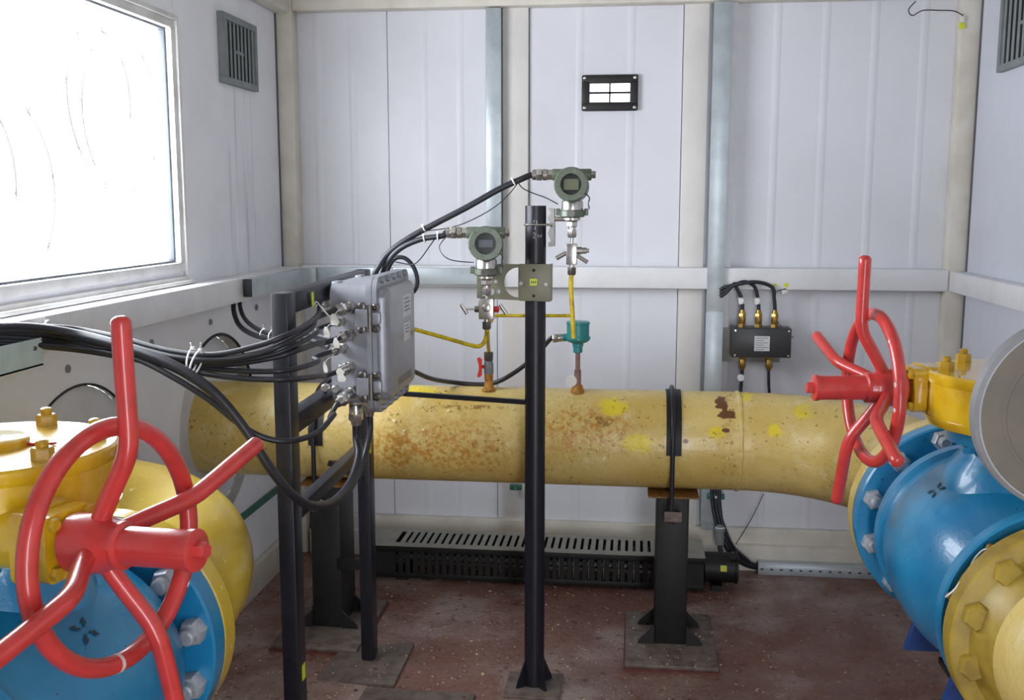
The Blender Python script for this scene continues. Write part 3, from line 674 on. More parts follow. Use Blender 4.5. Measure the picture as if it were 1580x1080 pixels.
# ------------------------------------------------------------------ frame carrying the big junction box
FX = -.818
t = thing('mounting_frame', (FX, 2.7, 0), 'black square tube frame with two legs carrying the grey junction box', 'frame')
MB().box((FX-.019, 2.285, 0), (FX+.021, 2.345, 1.272), None, .003).build('leg', 'black_paint', t)
MB().box((FX-.043, 3.075, .012), (FX-.003, 3.135, 1.275), None, .003).build('leg', 'black_paint', t)
MB().bar((FX+.0, 2.345, 1.246), (FX-.022, 3.075, 1.250), .038, .05, bev=.003).build('top_beam', 'black_paint', t)
MB().bar((FX+.0, 2.345, .955), (FX-.022, 3.075, .955), .038, .05, bev=.003).build('cross_beam', 'black_paint', t)
MB().bar((FX+.006, 2.345, .735), (FX-.014, 3.080, .73), .03, .035, bev=.002).build('brace', 'black_paint', t)
MB().bar((FX-.02, 3.075, .62), (-1.04, 3.297, .62), .02, .02).build('stay', 'black_paint', t)
MB().bar((FX-.02, 3.09, .33), (-1.0, 3.30, .25), .008, .035).build('stay', 'black_matt', t)
MB().bar((FX-.003, 3.105, .893), (QX-.029, QY+.005, .893), .014, .014).build('tie_rod', 'black_paint', t)
for (x, y) in ((FX+.001, 2.315), (FX-.023, 3.105)): MB().box((x-.016, y-.026, 1.268), (x+.016, y+.026, 1.2756 if y > 3 else 1.2726)).build('tube_opening', 'vent_dark', t)
MB().box((FX-.002, 3.074, .70), (FX+.0, 3.09, .735)).build('paint_mark', 'label_yellow', t)
p = at(477, 1040, Y=2.31); MB().box((FX+.0208, 2.31, p.z-.02), (FX+.0216, 2.335, p.z+.02)).build('paint_mark', 'label_yellow', t)
t = thing('floor_plate', (-.845, 3.09, 0), 'thin grey steel plate on floor under the far frame leg', 'plate')
p = [at(*q, Z=.010) for q in ((528, 997), (639, 992), (607, 1058), (491, 1045))]
MB().add([(v.x, v.y, 0) for v in p] + [(v.x, v.y, .010) for v in p], [(0, 1, 2, 3), (4, 5, 6, 7), (0, 1, 5, 4), (1, 2, 6, 5), (2, 3, 7, 6), (3, 0, 4, 7)]).build('plate', 'plate_steel', t)
b = MB().lathe((-.80, 3.02, .0101), (0, 0, 1), [(0, .007), (.003, .005)], 8); b.build('weld_spot', 'plate_red', t)
t = thing('floor_plate', (-.62, 2.72, 0), 'grey plate edge on floor at the bottom of the picture, left of the pole', 'plate')
MB().box((-.80, 2.50, 0), (-.46, 2.90, .009), None, .002).build('plate', 'plate_steel', t)
b = MB().lathe((-.49, 2.87, .0091), (0, 0, 1), [(0, .007), (.003, .005)], 8); b.build('weld_spot', 'plate_red', t)

# ------------------------------------------------------------------ big junction box on the frame (lid faces +X)
BY0, BY1, BZ0, BZ1 = 2.615, 2.955, .955, 1.262
bx0, bxf, bxl = FX+.022, -.693, -.657
t = thing('junction_box', (FX+.02, (BY0+BY1)/2, BZ0), 'big grey cast junction box with hinged lid on the black frame', 'junction box')
ym, zm = (BY0+BY1)/2, (BZ0+BZ1)/2
def yz_prism(w, h, r, x0, x1, name, mat, par, yc=ym, zc=zm, k=6):
    return MB().prism(rr(w, h, r, k), (x0, yc, zc), (0, 1, 0), (0, 0, 1), x1-x0).build(name, mat, par)
W_, H_ = BY1-BY0, BZ1-BZ0
yz_prism(W_, H_+.015, .035, bx0, bxf, 'body', 'enclosure_grey', t)
yz_prism(W_+.045, H_+.055, .038, bxf, bxf+.014, 'body_flange', 'enclosure_grey', t)
lid = yz_prism(W_+.045, H_+.055, .038, bxf+.0155, bxf+.028, 'lid', 'enclosure_grey', t)
# domed raised field of the lid
b = MB(); vs = []; fs = []; levels = [(0, 0.0), (.016, .002), (.022, .008), (.024, .014)]
P0 = rr(W_-.005, H_-.005, .03, 6); n = len(P0)
for h, ins in levels:
    for (y, z) in P0:
        sy, sz = 1-2*ins/(W_), 1-2*ins/(H_); vs.append((bxf+.028+h, ym+y*sy, zm+z*sz))
for j in range(len(levels)-1):
    for i in range(n): fs.append((j*n+i, j*n+(i+1) % n, (j+1)*n+(i+1) % n, (j+1)*n+i))
fs.append(tuple((len(levels)-1)*n+i for i in range(n)))
b.add(vs, fs).build('lid_field', 'enclosure_grey', lid)
xf = bxf+.052
for (y, z, w, h) in ((ym+.06, zm+.085, .10, .062), (ym+.055, zm+.012, .075, .05)):
    lb = MB().box((xf, y-w/2, z-h/2), (xf+.0012, y+w/2, z+h/2)).build('label_plate', 'label_white', lid)
    for k in range(4): MB().box((xf+.0012, y-w*.4, z+h*(.30-.18*k)), (xf+.0015, y+w*(.36 if k % 2 else .2), z+h*(.30-.18*k)+h*.06)).build('print_line', 'label_ink', lb) if h > .055 or k < 3 else None
MB().box((xf, ym-.06, zm-.125), (xf+.001, ym+.10, zm-.105)).build('cast_mark', 'steel_dark', lid)
# lid screws along the edges
sb = MB().lathe((0, 0, 0), (1, 0, 0), [(-.02, .0085), (.004, .0085), (.006, .006)], 12); me, _ = sb.mesh('lid_screw', 'enclosure_grey', None, (0, 0, 0))
for k in range(5):
    y = BY0 + W_*(k+.5)/5
    inst('lid_screw', me, (bxf+.03, y, BZ1+.0165), lid); inst('lid_screw', me, (bxf+.03, y, BZ0-.0165), lid)
for k in range(4):
    z = BZ0 + H_*(k+.5)/4; inst('lid_screw', me, (bxf+.03, BY1+.012, z), lid)
# two hinges on the near edge
for zc in (zm+.075, zm-.105):
    h = MB().box((bxf-.028, BY0-.034, zc-.024), (bxf+.012, BY0-.018, zc+.024), None, .004).build('hinge', 'enclosure_grey', t)
    MB().cyl((bxf+.012, BY0-.032, zc-.035), (bxf+.012, BY0-.032, zc+.035), .007, None, 14).build('pin', 'steel_dark', h)
    MB().box((bxf+.016, BY0-.034, zc-.016), (bxf+.04, BY0-.018, zc+.016), None, .004).build('leaf', 'enclosure_grey', h)
    for dz in (-.03, .03):
        MB().lathe((bxf-.012, BY0-.016, zc+dz), (0, -1, 0), [(0, .011), (.014, .011), (.016, .006), (.010, .0055)], 14).build('screw', 'steel_dark', h)
        MB().lathe((bxf+.026, BY0-.016, zc+dz*.95), (0, -1, 0), [(0, .010), (.012, .010), (.014, .006), (.009, .0055)], 14).build('screw', 'steel_dark', h)
    b = MB().prism(rr(.014, .095, .0065, 4), (bxf+.0435, BY0+.012, zc+.02), (0, 1, 0), (0, 0, 1), .007); b.build('strap', 'enclosure_grey', h)
# mounting lugs
for yy in (BY0+.05, BY1-.06):
    MB().box((bx0-.004, yy-.02, BZ1-.002), (bx0+.016, yy+.02, BZ1+.012), None, .003).build('lug', 'enclosure_grey', t)
# cable glands on the near side (facing -Y) and below
def gland(p, d, r, ln, par, mat='steel', name='gland'):
    d = Vector(d).normalized(); g = MB().lathe(p, d, [(0, r*1.12), (ln*.18, r*1.12)], 6).build(name, mat, par)
    MB().lathe(Vector(p)+d*ln*.18, d, [(0, r*.8), (ln*.08, r*.95), (ln*.38, r*.95), (ln*.40, r*.8)], 20).build('sleeve', mat, g)
    MB().hexnut(Vector(p)+d*ln*.56, d, r*1.05, ln*.26).build('cap_nut', mat, g)
    MB().lathe(Vector(p)+d*ln*.82, d, [(0, r*.8), (ln*.18, r*.62)], 16).build('collar', mat, g)
    return Vector(p)+d*ln
GL = {}
ys_ = BY0+.002
for k, (px, r, ln) in dict(a=((541, 474), .0165, .075), b=((529, 496), .011, .04), c=((541, 517), .0165, .055), d=((530, 537), .0135, .065), e=((541, 567), .0165, .055), f=((545, 603), .0165, .085), p=((503, 470), .0125, .03)).items():
    q = at(*px, Y=ys_); dr = (-.30, -1, -.03) if k != 'f' else (-.25, -1, -.25)
    GL[k] = gland(q, dr, r, ln, t)
for px in ((503, 598), (519, 600)):
    q = at(*px, Y=ys_); MB().lathe(q, (0, -1, 0), [(0, .012), (.01, .012), (.014, .009), (.014, .005)], 16).build('plug', 'steel', t)
zb_ = BZ0-.006
q = at(549, 630, Y=2.70); GL['u'] = gland((q.x, 2.70, zb_), (0, 0, -1), .020, .075, t)
GL['v'] = gland((q.x+.012, 2.80, zb_), (0, 0, -1), .018, .07, t)
# ------------------------------------------------------------------ pressure transmitters
def transmitter(px, Y, R, label, display, tilt):
    c = at(*px, Y=Y)
    t = thing('pressure_transmitter', (c.x, c.y, c.z-.09), label, 'transmitter', 'pressure transmitters')
    f = Vector((math.sin(tilt), -math.cos(tilt), .04)).normalized()     # the face looks this way
    MB().lathe(c + f*.03, -f, [(0, R*.93), (.02, R*.93), (.03, R*.86), (.075, R*.86), (.085, R*.93), (.105, R*.93), (.108, R*.85)], 40).build('housing', 'olive', t)
    cv = MB().lathe(c + f*.03, f, [(0, R*.98), (.004, R), (.022, R), (.028, R*.93), (.028, R*.62), (.020, R*.58)], 48, False).build('cover', 'olive', t)
    MB().lathe(c + f*.046, f, [(0, R*.60), (.004, R*.60)], 36).build('window_glass', 'display_dark', cv)
    if display == 'lcd':
        u = Vector((0, 0, 1)).cross(f).normalized(); v = f.cross(u)
        MB().prism(rr(R*.86, R*.62, .003, 3), c + f*.0502, u, v, .001).build('display', 'display_lcd', cv)
    else:
        u = Vector((0, 0, 1)).cross(f).normalized(); v = f.cross(u)
        MB().prism(rr(R*.8, R*.42, .002, 3), c + f*.0502, u, v, .001).build('display', 'gasket_grey', cv)
    u = Vector((0, 0, 1)).cross(f).normalized(); v = f.cross(u)
    for k in range(6):
        q = k*PI/3 + .26; d = u*math.cos(q) + v*math.sin(q)
        MB().bar(c + f*.0535 + d*R*.66, c + f*.0535 + d*R*.99, .010, .010, up=f, bev=.002).build('cover_rib', 'olive', cv)
    # conduit barrel across the top and the cable gland at its left end
    zc = c.z + R*.62
    br = MB().lathe((c.x-.058, c.y+.012, zc), (1, 0, 0), [(0, .0155), (.004, .017), (.108, .017), (.112, .015)], 24).build('conduit_barrel', 'olive', t)
    MB().hexnut((c.x+.054, c.y+.012, zc), (1, 0, 0), .012, .012).build('plug', 'steel', br)
    g = MB().lathe((c.x-.058, c.y+.012, zc), (-1, 0, 0), [(0, .0165), (.012, .0165)], 6).build('gland', 'steel', t)
    MB().lathe((c.x-.070, c.y+.012, zc), (-1, 0, 0), [(0, .013), (.003, .0165), (.014, .0165), (.016, .013)], 20).build('sleeve', 'steel', g)
    MB().hexnut((c.x-.087, c.y+.012, zc), (-1, 0, 0), .0185, .017).build('cap_nut', 'steel', g)
    MB().lathe((c.x-.104, c.y+.012, zc), (-1, 0, 0), [(0, .0155), (.010, .0155), (.013, .011)], 20).build('collar', 'steel', g)
    tip = Vector((c.x-.117, c.y+.012, zc))
    # stainless neck, olive base, process connection
    MB().lathe((c.x, c.y+.008, c.z-R*.72), (0, 0, -1), [(0, .022), (.008, .029), (.012, .031), (.034, .031)], 32).build('neck', 'steel', t)
    z = c.z-R*.72-.034
    bs = MB().lathe((c.x, c.y+.008, z), (0, 0, -1), [(0, .033), (.003, .036), (.018, .036), (.021, .033)], 32).build('base', 'olive', t)
    MB().lathe((c.x, c.y-.030, z-.010), (0, -1, 0), [(0, .010), (.006, .010), (.006, .006), (.003, .006)], 16).build('vent_screw', 'steel_dark', bs)
    for s in (-1, 1): MB().box((c.x+s*.040-.006, c.y-.004, z-.016), (c.x+s*.040+.006, c.y+.012, z+.004), None, .002).build('lug', 'olive', bs)
    z -= .021
    MB().lathe((c.x, c.y+.008, z), (0, 0, -1), [(0, .020), (.002, .024), (.008, .024), (.010, .018), (.014, .015)], 28).build('process_flange', 'steel', t)
    MB().hexnut((c.x, c.y+.008, z-.014), (0, 0, -1), .0165, .014).build('nut', 'steel', t)
    MB().lathe((c.x, c.y+.008, z-.028), (0, 0, -1), [(0, .010), (.008, .010)], 16).build('nipple', 'steel', t)
    MB().hexnut((c.x, c.y+.008, z-.036), (0, 0, -1), .0145, .022).build('nut', 'steel', t)
    # tag chain at the right side
    MB().tube(smooth([(c.x+.036, c.y-.02, c.z-.02), (c.x+.05, c.y-.02, c.z-.035), (c.x+.047, c.y-.02, c.z-.05), (c.x+.05, c.y-.015, c.z-.066)], 4), .0022, 6).build('seal_wire', 'steel_dark', t)
    return t, tip, Vector((c.x, c.y+.008, z-.058))
T1, tip1, bot1 = transmitter((883, 286), 2.955, .0485, 'upper olive green transmitter with round display on top of the pole', 'lcd', .0)
T2, tip2, bot2 = transmitter((750, 376), 2.895, .049, 'lower olive green transmitter with dark display, left of the pole', 'dark', .12)
# bracket of the upper transmitter
t = thing('pole_bracket', (QX+.03, QY, 1.35), 'zinc bracket with U bolt at pole top holding the upper transmitter', 'bracket')
p = [at(*q, Y=2.965) for q in ((846, 321), (855, 322), (855, 380), (846, 381), (846, 374), (850, 372), (845, 360), (850, 348), (845, 337), (850, 328))]
MB().add([v for v in p] + [v + Vector((0, .045, 0)) for v in p], [tuple(range(10)), tuple(range(10, 20))] + [(i, (i+1) % 10, 10+(i+1) % 10, 10+i) for i in range(10)]).build('plate', 'plate_grey', t)
z = at(826, 347, Y=2.95).z
MB().tube([(QX+.045, QY-.0335, z)] + torus_arc((QX, QY, z), (0, -1, 0), (-1, 0, 0), .0335, 0, PI, 14) + [(QX+.045, QY+.0335, z)], .003, 8).build('u_bolt', 'steel', t)
for sy in (-1, 1): MB().hexnut((QX+.046, QY+sy*.0335, z), (1, 0, 0), .007, .006).build('nut', 'steel', t)
zz = at(870, 338, Y=2.96).z
MB().cyl((QX+.04, 2.975, zz), (bot1.x-.016, 2.965, zz), .007, None, 16).build('stud', 'steel', t)
# flat bracket of the lower transmitter
def holed_plate(outer, holes, org, ex, ey, depth):
    from mathutils.geometry import tessellate_polygon
    loops = [[Vector((x, y, 0)) for x, y in l] for l in [outer]+holes]; flat = [v for l in loops for v in l]; N = len(flat)
    tr = tessellate_polygon(loops); org, ex, ey = Vector(org), Vector(ex), Vector(ey); nz = ex.cross(ey).normalized()*depth
    vs = [org+ex*v.x+ey*v.y for v in flat]; vs += [v+nz for v in vs]
    fs = [tuple(q) for q in tr] + [tuple(i+N for i in q) for q in tr]; k = 0
    for l in loops:
        m = len(l); fs += [(k+i, k+(i+1) % m, N+k+(i+1) % m, N+k+i) for i in range(m)]; k += m
    return MB().add(vs, fs)
t = thing('flat_bracket', (QX-.06, 2.95, 1.20), 'flat olive bracket plate with cut-outs and yellow sticker on the pole', 'bracket')
A = at(736, 408, Y=2.95); B = at(850, 462, Y=2.95); w, h = B.x-A.x, A.z-B.z; k = w/114.0
circ = lambda x, y, r, n=16: [(x+r*math.cos(2*PI*i/n), y+r*math.sin(2*PI*i/n)) for i in range(n)]
half = [(.0436*1 + 0.0, 0)]
hx, hy, hr = 64*k, -27*k, 23*k
half = [(hx + (hr*math.cos(q) if math.cos(q) < 0 else 0) * .95, hy + hr*math.sin(q)) for q in [PI/2 + PI*i/14 for i in range(15)]]
holed_plate([(0, 0), (0, -.098), (w-.004, -.106), (w, -.102), (w, .002), (.004, .002)], [half, circ(29*k, -26*k, 2.6*k), circ(33*k, -41*k, 3.6*k), circ(21*k, -41*k, 6*k)], (A.x, 2.949, A.z), (1, 0, 0), (0, 0, 1), .004).build('plate', 'olive_plate', t)
MB().box((A.x+66*k, 2.940, A.z-.104), (A.x+w+.001, 2.946, A.z+.003), None, .0015).build('front_plate', 'olive_plate', t)
MB().box((A.x+w-.002, 2.940, A.z-.104), (A.x+w+.002, 2.985, A.z+.003), None, .0015).build('side_plate', 'olive_plate', t)
for (x, y) in ((88, 8), (88, 47)): MB().lathe((A.x+x*k, 2.9405, A.z-y*k), (0, -1, 0), [(0, .0048), (.0008, .0048)], 14).build('hole', 'vent_dark', t)
for (x, y) in ((69, 28), (107, 29)):
    MB().hexnut((A.x+x*k, 2.940, A.z-y*k), (0, -1, 0), .007, .006).build('nut', 'steel', t)
st = MB().box((A.x+82*k, 2.9393, A.z-31*k), (A.x+93*k, 2.940, A.z-21*k)).build('sticker', 'label_yellow', t)
for i in range(3): MB().box((A.x+(83.6+3*i)*k, 2.9389, A.z-28*k), (A.x+(85.6+3*i)*k, 2.9393, A.z-24*k)).build('print', 'olive', st)
z = A.z-.05
MB().tube([(QX-.0335, 2.945, z)] + torus_arc((QX, QY, z), (-1, 0, 0), (0, 1, 0), .0335, 0, PI, 14) + [(QX+.0335, 2.945, z)], .003, 8).build('u_bolt', 'steel', t)

# ------------------------------------------------------------------ needle valve manifolds
def tbar(p, d, bar, par, nutmat='steel_dark', ln=.03):
    p, d, bar = Vector(p), Vector(d).normalized(), Vector(bar).normalized()
    s = MB().hexnut(p, d, .010, .014).build('gland_nut', nutmat, par)
    MB().cyl(p+d*.014, p+d*(.014+ln), .003, None, 10).build('stem', 'steel', s)
    e = p+d*(.014+ln); MB().tube([e-bar*.017, e-bar*.0165, e+bar*.0165, e+bar*.017], .0052, 10, rs=[.003, .0052, .0052, .003]).build('handle', 'steel', s)
def manifold(top, zc, hw, hh, label):
    c = Vector((top.x, top.y, zc)); t = thing('needle_valve', (c.x, c.y, zc-hh-.03), label, 'needle valve', 'needle valve manifolds')
    MB().cyl(top, (c.x, c.y, zc+hh), .0045, None, 12).build('inlet', 'steel', t)
    MB().box((c.x-hw, c.y-.015, zc-hh), (c.x+hw, c.y+.015, zc+hh), None, .002).build('block', 'steel', t)
    MB().lathe((c.x, c.y, zc-hh), (0, 0, -1), [(0, .008), (.008, .008)], 16).build('outlet', 'steel', t)
    MB().hexnut((c.x, c.y, zc-hh-.008), (0, 0, -1), .0135, .022).build('nut', 'steel_dark', t)
    return t, c, Vector((c.x, c.y, zc-hh-.030))
z2 = at(752, 476, Y=bot2.y).z
t, c, n2 = manifold(bot2, z2, .0215, .030, 'lower needle valve block with two T handles under the left transmitter')
tbar((c.x-.0215, c.y, z2-.002), (-1, -.1, 0), (.5, .2, -.85), t); tbar((c.x+.0215, c.y, z2-.002), (1, .1, 0), (.5, 0, -.75), t, 'red_handle', .012)
MB().lathe((c.x+.003, c.y-.015, z2+.004), (0, -1, 0), [(0, .012), (.01, .012), (.012, .007)], 18).build('bleed_screw', 'steel', t)
z1 = at(880, 392, Y=bot1.y).z
t, c, n1 = manifold(bot1, z1, .0155, .030, 'upper needle valve block with angled handles under the top transmitter')
s = MB().cyl((c.x-.0155, c.y-.004, z1+.004), (c.x-.044, c.y-.012, z1-.012), .0062, .0068, 12).build('lever', 'steel', t)
s = MB().lathe((c.x+.0155, c.y, z1+.010), (1, 0, 0), [(0, .011), (.012, .011), (.014, .009), (.026, .009), (.028, .006), (.034, .006)], 18).build('bleed_valve', 'steel', t)
MB().cyl((c.x+.017, c.y-.016, z1-.004), (c.x+.046, c.y-.022, z1-.022), .0055, .0062, 12).build('lever', 'steel', s)

# ------------------------------------------------------------------ impulse tubing
def tubing(pts, r, label, group='yellow impulse tubes', mat='tube_yellow', name='impulse_tube'):
    o = MB().tube(smooth(pts, 6), r, 12).build(name, mat); return tag(o, label, 'tube', group)
e1 = at(885, 522, Y=2.955)
tubing([n1 + Vector((0, 0, .002)), at(881, 440, Y=n1.y), at(883, 480, Y=n1.y-.005), e1], .0068, 'yellow tube dropping from the upper needle valve past the teal sensor')
tubing([at(758, 496, Y=n2.y+.015), at(761, 490, Y=2.99), at(768, 487, Y=3.02), at(800, 487, Y=3.035), at(850, 487, Y=3.03), at(878, 487, Y=2.985), at(882, 487, Y=2.972)], .0052, 'yellow tube running level behind the pole between both transmitters')
tubing([at(610, 500, Y=3.0), at(650, 511, Y=2.99), at(700, 525, Y=2.97), at(728, 533, Y=2.955), at(740, 534, Y=2.95), at(748, 526, Y=2.95), at(751, 512, Y=2.945)], .0062, 'yellow tube sloping from behind junction box up to the lower needle valve')
vt = at(754, 545, Y=3.36)
tubing([n2 + Vector((0, 0, .002)), at(752, 515, Y=n2.y+.03), at(753, 530, Y=3.2), vt + Vector((0, 0, .008)), vt], .0068, 'short yellow tube from lower needle valve down to the red handled valve')
t = thing('root_valve', (vt.x, 3.36, .855), 'small grey valve with red butterfly handle on top of the long pipe', 'valve')
zt = vt.z; zb = PZ+PR-.004
MB().hexnut((vt.x, 3.36, zt+.004), (0, 0, -1), .0165, .030).build('union_nut', 'steel_dark', t)
MB().lathe((vt.x, 3.36, zt-.026), (0, 0, -1), [(0, .013), (.006, .0155), (.03, .0165), (.042, .0155), (.05, .013)], 8).build('body', 'vent_grey', t)
MB().lathe((vt.x, 3.36, zb), (0, 0, 1), [(0, .026), (.008, .018), (.016, .0145), (zt-.07-zb, .0145)], 24).build('stub', 'stub_rust', t)
hz = zt-.045
MB().cyl((vt.x-.014, 3.355, hz), (vt.x-.026, 3.35, hz), .006, None, 12).build('stem', 'red_handle', t)
MB().prism([(-.004, -.008), (-.010, -.030), (-.002, -.034), (.006, -.026), (.005, 0), (.006, .026), (-.002, .034), (-.010, .030), (-.004, .008)], (vt.x-.026, 3.345, hz), (1, 0, 0), (.0, .0, 1), .010).build('butterfly_handle', 'red_handle', t)

# ------------------------------------------------------------------ teal temperature sensor
c = at(888, 522, Y=3.36)
t = thing('temperature_sensor', (c.x+.012, 3.36, PZ+PR), 'teal temperature sensor head on thin stem on top of the pipe', 'sensor')
cx_ = c.x+.008
MB().lathe((cx_, 3.36, c.z-.016), (0, 0, 1), [(0, .020), (.006, .034), (.014, .041), (.022, .041), (.024, .037), (.062, .037), (.064, .039), (.070, .039), (.072, .036)], 36).build('head', 'teal', t)
MB().lathe((cx_, 3.36, c.z-.014), (0, 0, -1), [(0, .018), (.012, .018), (.014, .0155), (.032, .0155), (.034, .012)], 20).build('neck', 'teal', t)
MB().lathe((cx_, 3.36, c.z-.048), (0, 0, -1), [(0, .008), (.055, .008), (.058, .0115), (c.z-.048-PZ-PR+.006, .0115)], 18).build('stem', 'copper_pipe', t)
MB().lathe((cx_, 3.36, PZ+PR-.006), (0, 0, 1), [(0, .024), (.01, .021), (.026, .0155)], 20).build('thermowell', 'stub_rust', t)
d = Vector((-1, -.15, -.08)).normalized(); p = Vector((cx_-.034, 3.355, c.z+.004))
g = MB().lathe(p, d, [(0, .014), (.014, .014)], 6).build('gland', 'teal', t)
MB().lathe(p+d*.014, d, [(0, .011), (.004, .0135), (.018, .0135), (.02, .011)], 18).build('sleeve', 'steel', g)
MB().hexnut(p+d*.034, d, .0155, .016).build('cap_nut', 'steel', g)
sens_tip = p + d*.055
MB().lathe(at(881, 588, Y=3.31), (.15, -1, .1), [(0, .019), (.0015, .019)], 24).build('round_tag', 'tag_white', t)

# ------------------------------------------------------------------ cables
def cable(pts, r, label, group=None, mat='cable_black', k=7, n=12):
    o = MB().tube(smooth(pts, k), r, n).build('cable', mat); return tag(o, label, 'cable', group)
G1 = 'cables sweeping from the left wall to the junction box'
def seq(*q): return [at(x, y, Y=Y) if x > 60 or Y > 2.25 else at(x, y, X=-1.318+.00025*(x+25)) for x, y, Y in q]
back = lambda g, L=.05: GL[g] + Vector((.012, .04, .001))
cable(seq((-25, 504, 2.06), (40, 503, 2.18), (110, 507, 2.20), (180, 520, 2.20), (260, 541, 2.18), (330, 547, 2.17), (395, 534, 2.18), (440, 518, 2.20), (470, 503, 2.30), (490, 487, 2.45)) + [GL['p'], GL['p']+Vector((.006, .02, 0))], .0065, 'topmost bundle cable, ending at the small upper back gland of the junction box', G1)
cable(seq((-25, 509, 2.06), (40, 510, 2.18), (120, 515, 2.20), (200, 533, 2.19), (270, 551, 2.17), (340, 555, 2.17), (400, 545, 2.18), (445, 527, 2.21), (480, 506, 2.36)) + [GL['a']+Vector((-.03, -.06, -.012)), GL['a'], back('a')], .0072, 'bundle cable ending at the highest large gland of the junction box', G1)
cable(seq((-25, 514, 2.06), (40, 516, 2.18), (120, 522, 2.20), (200, 540, 2.20), (270, 556, 2.18), (340, 558, 2.18), (410, 549, 2.19), (455, 533, 2.23), (488, 514, 2.42)) + [GL['b']+Vector((-.03, -.05, -.008)), GL['b'], back('b')], .0058, 'thin bundle cable behind the white tags of the junction box', G1)
cable(seq((-25, 520, 2.06), (40, 523, 2.18), (120, 530, 2.20), (200, 546, 2.20), (270, 561, 2.19), (350, 562, 2.19), (420, 552, 2.20), (460, 540, 2.24), (495, 528, 2.42)) + [GL['c']+Vector((-.03, -.05, -.008)), GL['c'], back('c')], .0068, 'bundle cable ending at the second large gland from the top of junction box', G1)
cable(seq((-25, 526, 2.06), (40, 528, 2.18), (120, 536, 2.20), (200, 549, 2.20), (270, 562, 2.19), (330, 570, 2.19), (400, 573, 2.19), (450, 570, 2.22), (490, 558, 2.42)) + [GL['d']+Vector((-.025, -.05, -.008)), GL['d'], back('d')], .0065, 'bundle cable ending at the middle gland with bright collar on the junction box', G1)
cable(seq((-25, 531, 2.06), (40, 533, 2.18), (120, 540, 2.20), (200, 553, 2.20), (270, 567, 2.18), (330, 579, 2.17), (395, 585, 2.18), (450, 585, 2.21), (495, 580, 2.42)) + [GL['e']+Vector((-.025, -.05, -.006)), GL['e'], back('e')], .0065, 'lowest level bundle cable ending at the gland with two white tags', G1)
cable(seq((-25, 529, 2.04), (50, 532, 2.15), (130, 538, 2.17), (205, 552, 2.16), (260, 578, 2.14), (320, 615, 2.13), (370, 655, 2.13), (410, 676, 2.14), (450, 680, 2.17), (490, 667, 2.28), (515, 640, 2.40)) + [GL['f']+Vector((-.012, -.03, -.03)), GL['f'], GL['f']+Vector((.012, .04, .01))], .0068, 'thin cable sagging below the bundle to lowest side gland of junction box', G1)
cable(seq((-25, 506, 2.02), (40, 505, 2.13), (110, 514, 2.15), (180, 531, 2.14), (250, 555, 2.12), (300, 582, 2.11), (340, 615, 2.11), (380, 665, 2.12), (415, 720, 2.14), (450, 762, 2.18), (482, 780, 2.25), (515, 773, 2.40), (540, 745, 2.55), (553, 705, 2.66)) + [Vector((GL['u'].x, GL['u'].y, GL['u'].z-.04)), GL['u'], GL['u']+Vector((0, 0, .03))], .0108, 'thick cable looping low past the near frame leg up to bottom gland', G1)
cable(seq((-25, 512, 2.02), (40, 511, 2.14), (110, 520, 2.17), (180, 537, 2.165), (250, 560, 2.15), (300, 586, 2.14), (340, 618, 2.14), (380, 668, 2.15), (415, 722, 2.17), (450, 764, 2.22), (484, 781, 2.30), (520, 774, 2.48), (546, 745, 2.64), (562, 705, 2.76)) + [Vector((GL['v'].x, GL['v'].y, GL['v'].z-.04)), GL['v'], GL['v']+Vector((0, 0, .03))], .0085, 'second cable looping low behind the thick one to the rear bottom gland', G1)
# cables from the wall trunking
G2 = 'cables hanging out of the wall trunking'
cable(seq((378, 440, 3.55), (368, 450, 3.45), (360, 472, 3.40), (368, 500, 3.35), (390, 516, 3.25), (420, 522, 3.10), (450, 515, 2.95)) + [Vector((-.80, 2.62, 1.10))], .0085, 'outer cable curving out of the left wall trunking end', G2)
cable(seq((383, 440, 3.56), (374, 452, 3.46), (370, 470, 3.42), (378, 492, 3.36), (398, 508, 3.25), (424, 516, 3.12), (450, 510, 2.95)) + [Vector((-.80, 2.64, 1.12))], .0075, 'inner cable curving out of the left wall trunking end', G2)
# transmitter cables
G3 = 'cables from the transmitters to the junction box'
cable([tip1+Vector((.02, 0, 0)), tip1] + seq((805, 276, 2.95), (770, 292, 2.94), (720, 320, 2.93), (670, 346, 2.93), (630, 368, 2.93), (600, 390, 2.93), (585, 410, 2.93), (578, 430, 2.94)) + [Vector((-.77, 2.985, 1.15)), Vector((-.77, 2.99, 1.02))], .0088, 'cable from the upper transmitter sloping down behind the junction box', G3)
cable([tip2+Vector((.02, 0, 0)), tip2] + seq((682, 364, 2.90), (650, 369, 2.91), (620, 382, 2.92), (600, 402, 2.93), (589, 430, 2.97)) + [Vector((-.75, 3.01, 1.15)), Vector((-.75, 3.01, 1.02))], .0080, 'cable from the lower transmitter arching down behind the junction box', G3)
cable(seq((590, 450, 3.02), (597, 420, 3.01), (608, 400, 3.0), (624, 398, 3.0), (638, 412, 3.0), (644, 432, 3.0), (640, 448, 3.0), (628, 456, 3.02), (612, 458, 3.03)), .0065, 'small cable loop standing up behind the top of junction box', G3)
cable(seq((600, 556, 3.06), (632, 570, 3.12), (665, 584, 3.25), (700, 590, 3.40), (735, 593, 3.43), (765, 590, 3.42), (795, 574, 3.40), (825, 550, 3.38)) + [sens_tip, sens_tip+Vector((.02, .003, .002))], .0078, 'cable along the pipe top from junction box to teal sensor', G3)
